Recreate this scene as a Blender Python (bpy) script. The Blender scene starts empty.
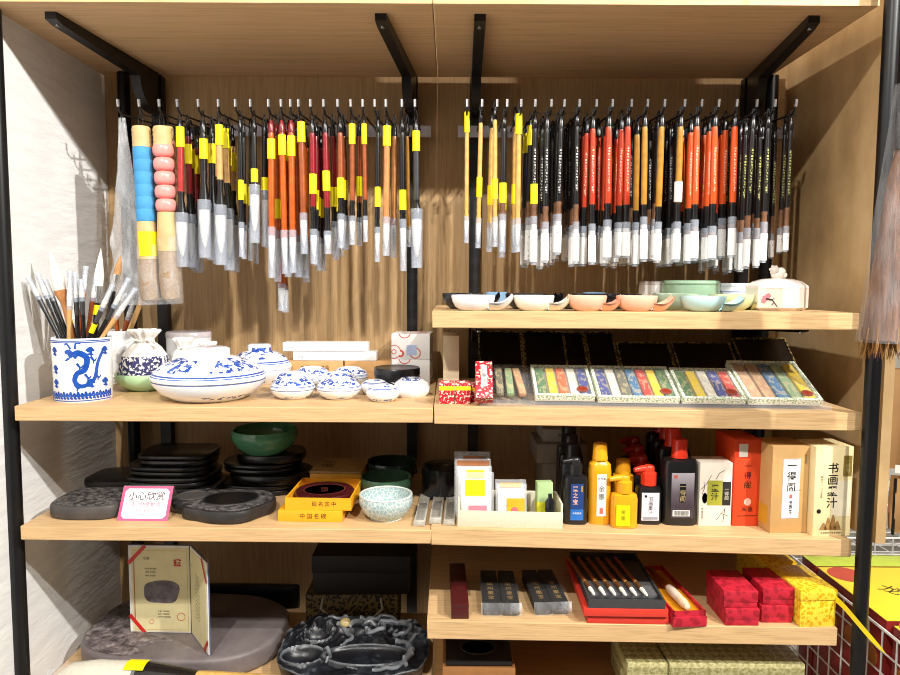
import bpy, bmesh, math, random
from mathutils import Vector, Matrix, noise
random.seed(7)
R = math.radians
SC = bpy.context.scene
COL = SC.collection
# ---------------------------------------------------------------- camera model
F = 690.0; D = 1.314; ZC = 1.45; PITCH = math.atan(53.5/F); ROLL = R(0.29)
cam_d = bpy.data.cameras.new('camera'); cam_d.sensor_width = 36; cam_d.lens = F/900*36
cam_d.clip_start = 0.02
cam = bpy.data.objects.new('camera', cam_d); COL.objects.link(cam); SC.camera = cam
CM = Matrix.Rotation(math.pi/2-PITCH, 3, 'X') @ Matrix.Rotation(ROLL, 3, 'Z')
CP = Vector((0, -D, ZC))
cam.matrix_world = Matrix.Translation(CP) @ CM.to_4x4()
def ray(px, py): return CM @ Vector(((px-450)/F, (337.5-py)/F, -1))
def onY(px, py, Y):
    r = ray(px, py); t = (Y-CP.y)/r.y
    return CP + r*t
def pxof(p):
    v = CM.transposed() @ (Vector(p)-CP)
    return 450+F*v.x/-v.z, 337.5-F*v.y/-v.z
def mpp(Y): return (Y+D)/F          # metres per pixel at depth Y
class Shelf:                         # plane through the two front corners, level front to back
    def __init__(s, fl, fr, yl, yr):
        s.a = onY(fl[0], fl[1], yl); s.b = onY(fr[0], fr[1], yr)
    def z(s, x): return s.a.z+(s.b.z-s.a.z)*(x-s.a.x)/(s.b.x-s.a.x)
    def hit(s, px, py):
        r = ray(px, py); n = (s.b-s.a).cross(Vector((0, 1, 0)))
        t = (s.a-CP).dot(n)/r.dot(n); return CP+r*t
    def pos(s, px, Y):
        x = (px-450)*mpp(Y)
        for i in range(4):
            p = Vector((x, Y, s.z(x))); x += (px-pxof(p)[0])*mpp(Y)
        return Vector((x, Y, s.z(x)))
# ---------------------------------------------------------------- mesh builder
class MB:
    def __init__(s): s.bm = bmesh.new()
    def _new(s, f, *a, **k):
        b = bmesh.new(); f(b, *a, **k); return b
    def merge(s, b, m=None):
        if m is not None: bmesh.ops.transform(b, matrix=m, verts=b.verts)
        me = bpy.data.meshes.new('t'); b.to_mesh(me); b.free(); s.bm.from_mesh(me); bpy.data.meshes.remove(me); return s
    def box(s, x0, x1, y0, y1, z0, z1, bev=0, m=None, seg=2):
        b = bmesh.new(); bmesh.ops.create_cube(b, size=1)
        for v in b.verts:
            v.co = Vector((x0 if v.co.x < 0 else x1, y0 if v.co.y < 0 else y1, z0 if v.co.z < 0 else z1))
        if bev: bmesh.ops.bevel(b, geom=b.edges[:], offset=bev, segments=seg, affect='EDGES', profile=.5)
        return s.merge(b, m)
    def lathe(s, prof, seg=20, m=None, sx=1, sy=1, lobes=0, amp=0):
        b = bmesh.new(); rings = []
        for r, z in prof:
            if r < 1e-6: rings.append([b.verts.new((0, 0, z))])
            else:
                rg = []
                for i in range(seg):
                    a = 2*math.pi*i/seg; rr = r*(1+amp*math.cos(lobes*a)) if lobes else r
                    rg.append(b.verts.new((rr*math.cos(a)*sx, rr*math.sin(a)*sy, z)))
                rings.append(rg)
        for A, B in zip(rings, rings[1:]):
            if len(A) == 1 and len(B) == 1: continue
            for i in range(seg):
                j = (i+1) % seg
                if len(A) == 1: b.faces.new((A[0], B[j], B[i]))
                elif len(B) == 1: b.faces.new((A[i], A[j], B[0]))
                else: b.faces.new((A[i], A[j], B[j], B[i]))
        for rg, fl in ((rings[0], True), (rings[-1], False)):
            if len(rg) > 1:
                try: b.faces.new(rg[::-1] if fl else rg)
                except ValueError: pass
        return s.merge(b, m)
    def tube(s, pts, rad, seg=8, flat=1.0, m=None):
        b = bmesh.new(); pts = [Vector(p) for p in pts]; n = len(pts)
        if not hasattr(rad, '__len__'): rad = [rad]*n
        up = None; rings = []
        for i, p in enumerate(pts):
            t = (pts[min(i+1, n-1)]-pts[max(i-1, 0)]).normalized()
            if up is None: up = t.orthogonal().normalized()
            up = (up-t*up.dot(t))
            up = up.normalized() if up.length > 1e-6 else t.orthogonal().normalized()
            w = t.cross(up)
            rings.append([b.verts.new(p+(up*math.cos(2*math.pi*k/seg)+w*math.sin(2*math.pi*k/seg)*flat)*rad[i]) for k in range(seg)])
        for A, B in zip(rings, rings[1:]):
            for k in range(seg): b.faces.new((A[k], A[(k+1) % seg], B[(k+1) % seg], B[k]))
        b.faces.new(rings[0][::-1]); b.faces.new(rings[-1])
        return s.merge(b, m)
    def prism(s, poly, z0, z1, bev=0, m=None, seg=2):
        b = bmesh.new(); vs = [b.verts.new((x, y, z0)) for x, y in poly]
        f = b.faces.new(vs); b.normal_update()
        if f.normal.z > 0: f.normal_flip()
        r = bmesh.ops.extrude_face_region(b, geom=[f])
        bmesh.ops.translate(b, vec=(0, 0, z1-z0), verts=[v for v in r['geom'] if isinstance(v, bmesh.types.BMVert)])
        if bev:
            b.normal_update()
            ed = [e for e in b.edges if abs(e.verts[0].co.z-e.verts[1].co.z) < 1e-9]
            bmesh.ops.bevel(b, geom=ed, offset=bev, segments=seg, affect='EDGES', profile=.5)
        return s.merge(b, m)
    def surf(s, f, nu, nv, m=None):
        b = bmesh.new(); g = [[b.verts.new(f(i/nu, j/nv)) for j in range(nv+1)] for i in range(nu+1)]
        for i in range(nu):
            for j in range(nv): b.faces.new((g[i][j], g[i+1][j], g[i+1][j+1], g[i][j+1]))
        return s.merge(b, m)
    def poly(s, pts, m=None):
        b = bmesh.new(); b.faces.new([b.verts.new(p) for p in pts]); return s.merge(b, m)
    def ball(s, c, r, sx=1, sy=1, sz=1, u=12, v=8):
        b = bmesh.new(); bmesh.ops.create_uvsphere(b, u_segments=u, v_segments=v, radius=r)
        for w in b.verts: w.co = Vector((w.co.x*sx, w.co.y*sy, w.co.z*sz))+Vector(c)
        return s.merge(b)
    def mesh(s, name, mat, angle=38):
        bmesh.ops.remove_doubles(s.bm, verts=s.bm.verts, dist=1e-6)
        me = bpy.data.meshes.new(name); s.bm.to_mesh(me); s.bm.free()
        for p in me.polygons: p.use_smooth = True
        me.set_sharp_from_angle(angle=R(angle))
        if mat: me.materials.append(mat)
        return me
def link(name, me, parent=None):
    o = bpy.data.objects.new(name, me); COL.objects.link(o); o.parent = parent; return o
def part(parent, name, mb, mat, label=None, angle=38):
    o = link(name, mb.mesh(name, mat, angle), parent)
    if label: o['label'] = label
    return o
def tag(o, label, cat, group=None):
    o['label'] = label; o['category'] = cat
    if group: o['group'] = group
    return o
def thing(name, label, cat, loc, rz=0, group=None, rot=None):
    o = link(name, None); o.empty_display_size = .02
    o.location = loc; o.rotation_euler = rot or (0, 0, rz)
    return tag(o, label, cat, group)
def single(name, mb, mat, label, cat, loc, rz=0, group=None, rot=None):
    o = part(None, name, mb, mat); o.location = loc; o.rotation_euler = rot or (0, 0, rz)
    return tag(o, label, cat, group)
def struct(name, mb, mat):
    o = part(None, name, mb, mat); o['kind'] = 'structure'; return o
def clone(root, loc, label, group=None, rz=None, scale=None):
    r = root.copy(); COL.objects.link(r); r.location = loc; r['label'] = label
    if rz is not None: r.rotation_euler = (0, 0, rz)
    if scale: r.scale = (scale,)*3 if not hasattr(scale, '__len__') else scale
    if group: r['group'] = group
    for ch in list(root.children):
        c = ch.copy(); COL.objects.link(c); c.parent = r
        for g in list(ch.children):
            d = g.copy(); COL.objects.link(d); d.parent = c
    return r
def text(parent, s, size, loc, mat, rot=(math.pi/2, 0, 0), vertical=False, gap=1.12, name='lettering', sx=1.0, wt=0.0):
    """flat lettering; vertical stacks the characters downwards. loc = centre."""
    cu = bpy.data.curves.new('lt', 'FONT'); cu.body = '\n'.join(s) if vertical else s
    cu.size = size; cu.align_x = 'CENTER'; cu.align_y = 'CENTER'; cu.resolution_u = 2; cu.offset = wt*size
    if vertical: cu.space_line = gap
    else: cu.space_character = gap
    t = bpy.data.objects.new('lt', cu); COL.objects.link(t)
    me = bpy.data.meshes.new_from_object(t.evaluated_get(bpy.context.evaluated_depsgraph_get()))
    bpy.data.objects.remove(t); bpy.data.curves.remove(cu)
    me.materials.clear(); me.materials.append(mat)
    o = link(name, me, parent); o.location = loc; o.rotation_euler = rot; o.scale = (sx, 1, 1); return o
# ---------------------------------------------------------------- materials
def lin(h):
    if isinstance(h, str):
        h = h.lstrip('#'); c = [int(h[i:i+2], 16)/255 for i in (0, 2, 4)]
    else: c = [v/255 for v in h]
    return tuple(v/12.92 if v <= .04045 else ((v+.055)/1.055)**2.4 for v in c)+(1,)
_MC = {}
class N:
    def __init__(s, name):
        s.m = bpy.data.materials.new(name); s.m.use_nodes = True; s.t = s.m.node_tree
        s.b = s.t.nodes['Principled BSDF']; s.out = s.t.nodes['Material Output']
    def n(s, ty, **k):
        o = s.t.nodes.new(ty)
        for a, v in k.items():
            if a.startswith('_'): setattr(o, a[1:], v)
            else: o.inputs[a.replace('__', ' ')].default_value = v
        return o
    def l(s, a, b): s.t.links.new(a, b)
    def coord(s, kind='Object', scale=(1, 1, 1), rot=(0, 0, 0)):
        c = s.n('ShaderNodeTexCoord'); mp = s.n('ShaderNodeMapping')
        mp.inputs['Scale'].default_value = scale; mp.inputs['Rotation'].default_value = rot
        s.l(c.outputs[kind], mp.inputs['Vector']); return mp.outputs['Vector']
    def noise(s, vec, scale, detail=4, rough=.55):
        x = s.n('ShaderNodeTexNoise', Scale=scale, Detail=detail, Roughness=rough); s.l(vec, x.inputs['Vector']); return x.outputs['Fac']
    def math(s, op, a, b=None, c=None):
        o = s.n('ShaderNodeMath', _operation=op)
        for i, v in enumerate((a, b, c)):
            if v is None: continue
            if hasattr(v, 'links'): s.l(v, o.inputs[i])
            else: o.inputs[i].default_value = v
        return o.outputs[0]
    def ramp(s, fac, stops, interp='LINEAR'):
        r = s.n('ShaderNodeValToRGB'); r.color_ramp.interpolation = interp
        e = r.color_ramp.elements
        while len(e) < len(stops): e.new(.5)
        for el, (p, c) in zip(e, stops): el.position = p; el.color = c
        s.l(fac, r.inputs['Fac']); return r.outputs['Color']
    def mix(s, fac, a, b):
        o = s.n('ShaderNodeMix', _data_type='RGBA')
        for sock, v in ((o.inputs['Factor'], fac), (o.inputs[6], a), (o.inputs[7], b)):
            if hasattr(v, 'links'): s.l(v, sock)
            else: sock.default_value = v
        return o.outputs[2]
    def bump(s, h, strength=.3, dist=.002):
        o = s.n('ShaderNodeBump', Strength=strength, Distance=dist); s.l(h, o.inputs['Height']); s.l(o.outputs['Normal'], s.b.inputs['Normal'])
    def done(s, col=None, rough=.5, metal=0, spec=.5):
        if col is not None:
            if hasattr(col, 'links'): s.l(col, s.b.inputs['Base Color'])
            else: s.b.inputs['Base Color'].default_value = col
        s.b.inputs['Roughness'].default_value = rough; s.b.inputs['Metallic'].default_value = metal
        s.b.inputs['Specular IOR Level'].default_value = spec; return s.m
def shade(c, k): return (c[0]*k, c[1]*k, c[2]*k, 1)
def P(name, col, rough=.5, metal=0, spec=.5, var=.12, scale=40, bump=0, bscale=120):
    """plain paint / plastic / card with a light procedural mottling"""
    if name in _MC: return _MC[name]
    n = N(name); c = lin(col); v = n.coord()
    colr = n.ramp(n.noise(v, scale), [(.3, shade(c, 1-var)), (.7, shade(c, 1+var*.5))])
    if bump: n.bump(n.noise(v, bscale), bump)
    _MC[name] = n.done(colr, rough, metal, spec); return _MC[name]
def wood(name, dark, light, grain, scale=9, rough=.5, stretch=30, bump=.08):
    """grain = axis along which the fibres run"""
    if name in _MC: return _MC[name]
    n = N(name); s = [stretch]*3; s['xyz'.index(grain)] = 1.0
    v = n.coord(scale=s); a = n.noise(v, scale, 6, .6)
    s2 = [stretch*3.5]*3; s2['xyz'.index(grain)] = 1.5
    b = n.noise(n.coord(scale=s2), scale, 3, .5)
    f = n.math('ADD', n.math('MULTIPLY', a, .6), n.math('MULTIPLY', b, .4))
    c = n.ramp(f, [(.36, lin(dark)), (.52, lin(light)), (.64, shade(lin(light), 1.08))])
    n.bump(f, bump); _MC[name] = n.done(c, rough, 0, .35); return _MC[name]
def clear(name, col=(235, 238, 242), fac=.3, rough=.12):
    if name in _MC: return _MC[name]
    n = N(name); tr = n.n('ShaderNodeBsdfTransparent'); tr.inputs[0].default_value = (.97, .97, .97, 1)
    mx = n.n('ShaderNodeMixShader'); v = n.coord()
    f = n.math('ADD', n.math('MULTIPLY', n.noise(v, 60, 2), fac*.5), fac*.75)
    n.l(f, mx.inputs[0]); n.l(tr.outputs[0], mx.inputs[1]); n.l(n.b.outputs[0], mx.inputs[2]); n.l(mx.outputs[0], n.out.inputs[0])
    _MC[name] = n.done(lin(col), rough); return _MC[name]
def crinkle(name, col=(235, 238, 242), fac=.25):
    if name in _MC: return _MC[name]
    n = N(name); tr = n.n('ShaderNodeBsdfTransparent'); v = n.coord()
    vo = n.n('ShaderNodeTexVoronoi', Scale=55.0, _feature='DISTANCE_TO_EDGE'); n.l(n.coord(scale=(1, 1, .35)), vo.inputs['Vector'])
    ns = n.noise(n.coord(scale=(1, 1, .3)), 45, 4)
    f = n.math('ADD', n.math('MULTIPLY', n.math('POWER', ns, 3.0), fac*3.2), fac*.25)
    mx = n.n('ShaderNodeMixShader'); n.l(f, mx.inputs[0]); n.l(tr.outputs[0], mx.inputs[1]); n.l(n.b.outputs[0], mx.inputs[2]); n.l(mx.outputs[0], n.out.inputs[0])
    n.bump(ns, 1.0, .012); _MC[name] = n.done(lin(col), .12); return _MC[name]
def bluewhite(name, z0, z1, scale=60, lines=(), thr=.54, base=(240, 243, 248), ink=(30, 64, 150)):
    """white glaze with cobalt sprays between heights z0..z1 and painted rings"""
    n = N(name); c = n.n('ShaderNodeTexCoord'); sp = n.n('ShaderNodeSeparateXYZ'); n.l(c.outputs['Object'], sp.inputs[0]); z = sp.outputs['Z']
    a = n.noise(c.outputs['Object'], scale, 2, .5); b = n.noise(c.outputs['Object'], scale*.35, 1)
    big = n.math('GREATER_THAN', b, .47); pat = n.math('MULTIPLY', n.math('GREATER_THAN', a, thr), big)
    win = n.math('MULTIPLY', n.math('GREATER_THAN', z, z0), n.math('LESS_THAN', z, z1))
    f = n.math('MULTIPLY', pat, win)
    for zz, w in lines: f = n.math('MAXIMUM', f, n.math('LESS_THAN', n.math('ABSOLUTE', n.math('SUBTRACT', z, zz)), w))
    inkc = n.ramp(n.noise(c.outputs['Object'], scale*2.2, 2), [(.4, lin(ink)), (.62, lin((70, 105, 185)))])
    return n.done(n.mix(f, lin(base), inkc), .12, 0, .6)
def brocade(name, a, b, scale=70, rough=.55, thr=.5):
    if name in _MC: return _MC[name]
    n = N(name); v = n.coord(); vo = n.n('ShaderNodeTexVoronoi', Scale=scale); n.l(v, vo.inputs['Vector'])
    ns = n.noise(v, scale*.8, 3, .7)
    f = n.math('ADD', n.math('MULTIPLY', vo.outputs['Distance'], .5), n.math('MULTIPLY', ns, .6))
    c = n.ramp(f, [(thr-.03, lin(a)), (thr+.05, lin(b))]); n.bump(f, .3); _MC[name] = n.done(c, rough, 0, .4); return _MC[name]
def stone(name, a, b, scale=18, rough=.45, bump=.25, bscale=90):
    if name in _MC: return _MC[name]
    n = N(name); v = n.coord(); f = n.noise(v, scale, 6, .65)
    n.bump(n.noise(v, bscale, 4), bump); _MC[name] = n.done(n.ramp(f, [(.35, lin(a)), (.68, lin(b))]), rough); return _MC[name]
def speckled(name, base, dots, z0, z1, scale=420, thr=.5, rough=.28):
    """lacquered stick with a column of tiny engraved characters facing out"""
    if name in _MC: return _MC[name]
    n = N(name); c = n.n('ShaderNodeTexCoord'); sp = n.n('ShaderNodeSeparateXYZ'); n.l(c.outputs['Object'], sp.inputs[0])
    z = sp.outputs['Z']; win = n.math('MULTIPLY', n.math('GREATER_THAN', z, z0), n.math('LESS_THAN', z, z1))
    win = n.math('MULTIPLY', win, n.math('LESS_THAN', n.math('ABSOLUTE', sp.outputs['X']), .0022))
    ns = n.math('MULTIPLY', n.math('GREATER_THAN', n.noise(c.outputs['Object'], scale, 2), thr), n.math('LESS_THAN', n.math('FRACT', n.math('MULTIPLY', z, 165.0)), .62))
    _MC[name] = n.done(n.mix(n.math('MULTIPLY', win, ns), lin(base), lin(dots)), rough); return _MC[name]
BLACK = P('black_metal', '#121214', .38, .2); INK = P('black_print', '#17130f', .6); WHITE = P('white_card', '#f0eee9', .5, var=.03)
WOODH = wood('shelf_oak', '#b89468', '#d0ad7e', 'x'); WOODV = wood('panel_oak', '#9d7d54', '#b4946a', 'z', 9)
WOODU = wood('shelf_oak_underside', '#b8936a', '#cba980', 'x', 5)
YEL = P('yellow_sticker', '#f2e400', .5, var=.04); CAP = clear('milky_cap', (214, 222, 236), .24, .12); CLEAR = clear('clear_plastic', fac=.2)
GLASS = clear('acrylic', (240, 242, 245), .06, .05); RED = P('red_print', '#c4281f', .5); SILVER = P('silver_metal', '#d8d8d8', .25, .9)
BRIST = P('white_goat_hair', '#f3efe2', .8, var=.08, scale=200); BRISTB = P('brown_hair', '#9a6a44', .8, var=.3, scale=200)
GOLD = P('gold_print', '#caa45c', .4, .4); CORD = P('black_cord', '#0d0d0d', .8)
# ================================================================ setting
XL, XR = -.872, .846; YB = .465; ZF = 0.0
L2 = Shelf((14, 406), (433, 408), 0, 0); L3 = Shelf((20, 526), (431, 530), 0, 0)
R1 = Shelf((432, 311), (860, 313), 0, -.015); R2 = Shelf((434, 406), (862, 413), 0, -.015)
R3 = Shelf((431, 528), (852, 540), 0, -.015); R4 = Shelf((427, 621), (838, 628), 0, -.015)
L4 = Shelf((20, 706), (430, 708), 0, 0); R5 = Shelf((433, 708), (830, 712), 0, 0)
ztop = onY(440, 4, 0).z                        # underside of the top shelf
# walls
n = N('white_plaster'); v = n.coord(scale=(1, 3.2, 14), rot=(R(7), 0, 0)); w1 = n.noise(v, 3.2, 5, .55); w2 = n.noise(n.coord(scale=(1, 9, 40)), 2.5, 4)
n.bump(n.math('ADD', w1, n.math('MULTIPLY', w2, .4)), .45, .006)
PLASTER = n.done(n.ramp(w1, [(.3, lin('#eeeeee')), (.7, lin('#fafaf9'))]), .75)
n = N('brown_marbled_paper'); v = n.coord(scale=(1, 1, .7)); f = n.noise(v, 4.5, 6, .6); g = n.noise(n.coord(scale=(1, 1, .15)), 9, 3)
BROWNWALL = n.done(n.ramp(n.math('ADD', n.math('MULTIPLY', f, .7), n.math('MULTIPLY', g, .3)), [(.35, lin('#96784f')), (.5, lin('#b8986a')), (.66, lin('#d2b588'))]), .7)
ZU = ztop+.30
struct('wall_left', MB().box(XL-.05, XL, -1.2, YB+.05, 0, ZU+.6), PLASTER)
struct('wall_back', MB().box(XL, XR+.02, YB, YB+.05, .0, ZU+.6), WOODV)
zr = R3.b.z-.02
struct('wall_right', MB().box(XR, XR+.02, .02, YB, zr, ZU), BROWNWALL)
n = N('grey_floor_tile'); FLOOR = n.done(n.ramp(n.noise(n.coord(), 3), [(.4, lin('#8d857a')), (.6, lin('#a39b90'))]), .4)
struct('floor', MB().box(-1.6, 3.2, -3, 3.2, -.05, 0), FLOOR)
n = N('pale_far_wall'); FARW = n.done(n.ramp(n.noise(n.coord(), 2), [(.4, lin('#b9b2a6')), (.6, lin('#c9c3b8'))]), .8)
struct('wall_far', MB().box(XR+.02, 3.2, 2.6, 2.65, 0, 4.5), FARW)
struct('lit_corner_strip_1', MB().box(.808, .826, YB-.03, YB-.002, .3, ztop-.005), WOODH)  # bright wood strip standing in for the lit gap at the back corner

def shelf_obj(name, S, th, label, wx=0, group=None, back=.40, mat=None, extra=0):
    mb = MB(); b = bmesh.new(); vs = []
    for p in (S.a, S.b):
        for y in (p.y, back):
            for dz in (0, -th): vs.append(b.verts.new((p.x, y, p.z+dz)))
    a0, a1, a2, a3, b0, b1, b2, b3 = vs
    for f in ((a0, b0, b2, a2), (a1, a3, b3, b1), (a0, a1, b1, b0), (a2, b2, b3, a3), (a0, a2, a3, a1), (b0, b1, b3, b2)): b.faces.new(f)
    bmesh.ops.recalc_face_normals(b, faces=b.faces[:])
    bmesh.ops.bevel(b, geom=b.edges[:], offset=.0015, segments=1, affect='EDGES')
    mb.merge(b); root = thing(name, label, 'shelf', (0, 0, 0), 0, group)
    part(root, 'shelf_board', mb, mat or WOODH); return root
th = lambda y0, y1: abs(onY(200, y0, 0).z-onY(200, y1, 0).z)
sh = {}
sh['L2'] = shelf_obj('shelf', L2, th(407, 422), 'left oak shelf carrying the blue and white porcelain')
sh['L3'] = shelf_obj('shelf', L3, th(529, 543), 'left oak shelf carrying inkstones, bowls and yellow boxes')
sh['R1'] = shelf_obj('shelf', R1, th(311, 328), 'upper right oak shelf carrying paint dishes and a white jar')
sh['R2'] = shelf_obj('shelf', R2, th(406, 424), 'right oak shelf carrying the coloured ink stick boxes')
sh['R3'] = shelf_obj('shelf', R3, th(528, 545), 'right oak shelf carrying ink bottles and ink boxes')
sh['R4'] = shelf_obj('shelf', R4, th(621, 639), 'right oak shelf carrying red and yellow brocade boxes')
sh['L4'] = shelf_obj('shelf', L4, .03, 'lowest left oak shelf carrying large carved inkstones')
sh['R5'] = shelf_obj('shelf', R5, .03, 'lowest right shelf carrying green brocade boxes', mat=wood('dark_shelf_oak', '#8a6238', '#a87c4c', 'x'))
# brackets under the shelves (arm + gusset)
def bracket(parent, x0, x1, y0, y1, zt, w=.022, h=.03, gus=.10):
    mb = MB()
    poly = [(y0, 0), (y1, 0), (y1, -gus)]+[(y1-.012-.075*math.sin(a), -gus+(gus-h)*(1-math.cos(a))) for a in [i*math.pi/2/6 for i in range(7)]]+[(y0+.02, -h*.62), (y0, -h*.45)]
    b = bmesh.new(); vs = [b.verts.new((0, y, z)) for y, z in poly]; f = b.faces.new(vs)
    r = bmesh.ops.extrude_face_region(b, geom=[f]); bmesh.ops.translate(b, vec=(w, 0, 0), verts=[v for v in r['geom'] if isinstance(v, bmesh.types.BMVert)])
    bmesh.ops.recalc_face_normals(b, faces=b.faces[:])
    for v in b.verts: v.co.x += -w/2+x0+(x1-x0)*(v.co.y-y0)/(y1-y0); v.co.z += zt
    mb.merge(b); o = part(parent, 'bracket', mb, BLACK)
    s = MB().lathe([(0, -.002), (.004, -.002), (.004, .001), (0, .001)], 10, Matrix.Translation((x0+(x1-x0)*.04, y0+.02, zt-h*.62)))
    part(o, 'screw', s, SILVER)
xs_up = [onY(162, 300, .44).x, onY(412, 300, .44).x, onY(474, 300, .44).x, onY(742, 300, .44).x]
def px2x(px, Y): return (px-450)*mpp(Y)
for nm, x0, x1, seam in (('left', onY(-8, 4, 0).x, onY(433, 4, 0).x-.001, 0), ('right', onY(433, 4, 0).x+.001, onY(879, 4, 0).x, 1)):
    t = thing('shelf', nm+' half of the top oak shelf above the hanging brushes', 'shelf', (0, 0, 0))
    if seam == 0: x0 = XL+.005
    part(t, 'shelf_board', MB().box(x0, x1, 0, .452, ztop, ztop+.03, .0015, seg=1), WOODU)
    part(t, 'edge_band', MB().box(x0, x1, -.002, 0, ztop, ztop+.03), WOODH)
    fr = (52, 381) if seam == 0 else (480, 813)
    for k, f in enumerate(fr):
        bracket(t, onY(f, 15, .05).x, xs_up[k+2*seam], .045, .43, ztop)
for key, ks in (('L2', (0, 1)), ('L3', (0, 1)), ('R1', (2, 3)), ('R2', (2, 3)), ('R3', (2, 3)), ('R4', (2, 3))):
    S = {'L2': L2, 'L3': L3, 'R1': R1, 'R2': R2, 'R3': R3, 'R4': R4}[key]; tk = {'L2': th(407, 422), 'L3': th(529, 543), 'R1': th(311, 328), 'R2': th(406, 424), 'R3': th(528, 545), 'R4': th(621, 639)}[key]
    for k in ks:
        X = xs_up[k]; bracket(sh[key], X, X, .12, .425, S.z(X)-tk-.0005, .014, .024, .06)
# uprights and posts
n = N('slotted_black_channel'); c_ = n.n('ShaderNodeTexCoord'); s_ = n.n('ShaderNodeSeparateXYZ'); n.l(c_.outputs['Object'], s_.inputs[0])
SLOTTED = n.done(n.mix(n.math('LESS_THAN', n.math('FRACT', n.math('MULTIPLY', s_.outputs['Z'], 26.0)), .4), lin('#131315'), lin('#1d1d20')), .4)
for k, (X, lb) in enumerate(zip(xs_up, ('black slotted wall upright behind the left end of the left brushes', 'black slotted wall upright at the right end of the left brush rail',
        'black slotted wall upright at the left end of the right brush rail', 'black slotted wall upright behind the orange brushes'))):
    mb = MB().box(X-.013, X+.013, .44, YB-.0005, .35, ztop-.0015)
    t = thing('wall_upright', lb, 'upright', (0, 0, 0)); part(t, 'channel', mb, SLOTTED)
def post(px_a, px_b, Y, w, label, z1=None):
    z1 = z1 or ztop-.0015
    a = onY(px_a[0], px_a[1], Y); b = onY(px_b[0], px_b[1], Y); X = (a.x+b.x)/2
    t = thing('shelf_post', label, 'post', (X, Y, 0))
    part(t, 'pole', MB().lathe([(0, .012), (w/2, .012), (w/2, z1), (0, z1)], 20), BLACK)
    part(t, 'foot', MB().lathe([(0, 0), (w*.75, 0), (w*.75, .01), (w*.5, .016), (0, .016)], 20), BLACK)
    return X
post((8.5, 410), (17.5, 540), .03, .030, 'left front round black post beside the white wall')
post((874.5, 410), (855.5, 640), -.034, .027, 'right front round black post beside the boxed ink', ZU)
post((124, 100), (124, 100), .425, .03, 'left rear round black post against the white wall')
post((772, 90), (772, 90), .425, .03, 'right rear round black post in the back corner')
# ================================================================ hanging brushes
ORD = ['first', 'second', 'third', 'fourth', 'fifth', 'sixth', 'seventh', 'eighth', 'ninth', 'tenth', 'eleventh', 'twelfth', 'thirteenth', 'fourteenth', 'fifteenth', 'sixteenth',
       'seventeenth', 'eighteenth', 'nineteenth', 'twentieth', 'twenty-first', 'twenty-second']
Y0 = .185; STEP = .036
HC = {'black': ('#141315', None), 'engr': ('#121113', (215, 215, 210)), 'engy': ('#121113', (205, 205, 120)), 'red': ('#a8301c', None), 'redE': ('#b83a1e', (225, 220, 200)),
      'orange': ('#c05a1c', None), 'orangeE': ('#d2521d', (235, 230, 210)), 'crimson': ('#8f1a24', None), 'maroon': ('#7a1d1f', None), 'tan': ('#d0a468', None), 'bamboo': ('#d6ab5e', None),
      'amber': ('#b5822f', None), 'brown': ('#9c4f28', None), 'wood': ('#c98a54', None), 'grey': ('#3c3c3e', None), 'ruby': ('#a8302e', None)}
WORD = {'black': 'black', 'engr': 'black engraved', 'engy': 'black gold-lettered', 'red': 'dark red', 'redE': 'red lettered', 'orange': 'orange', 'orangeE': 'orange lettered', 'crimson': 'crimson', 'maroon': 'maroon',
        'tan': 'tan wood', 'bamboo': 'pale bamboo', 'amber': 'amber', 'brown': 'reddish brown', 'wood': 'light brown', 'grey': 'dark grey', 'ruby': 'red'}
def hmat(c):
    col, dots = HC[c]
    if dots: return speckled('handle_'+c, col, dots, -.155, -.06)
    return P('handle_'+c, col, .28, var=.22, scale=60)
TAGP = speckled('printed_paper_tag', '#f1f0ee', (40, 40, 45), -9, 9, 330, .6, .5)
PINKCAP = clear('pink_tinted_cap', (235, 190, 180), .5, .2)
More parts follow.
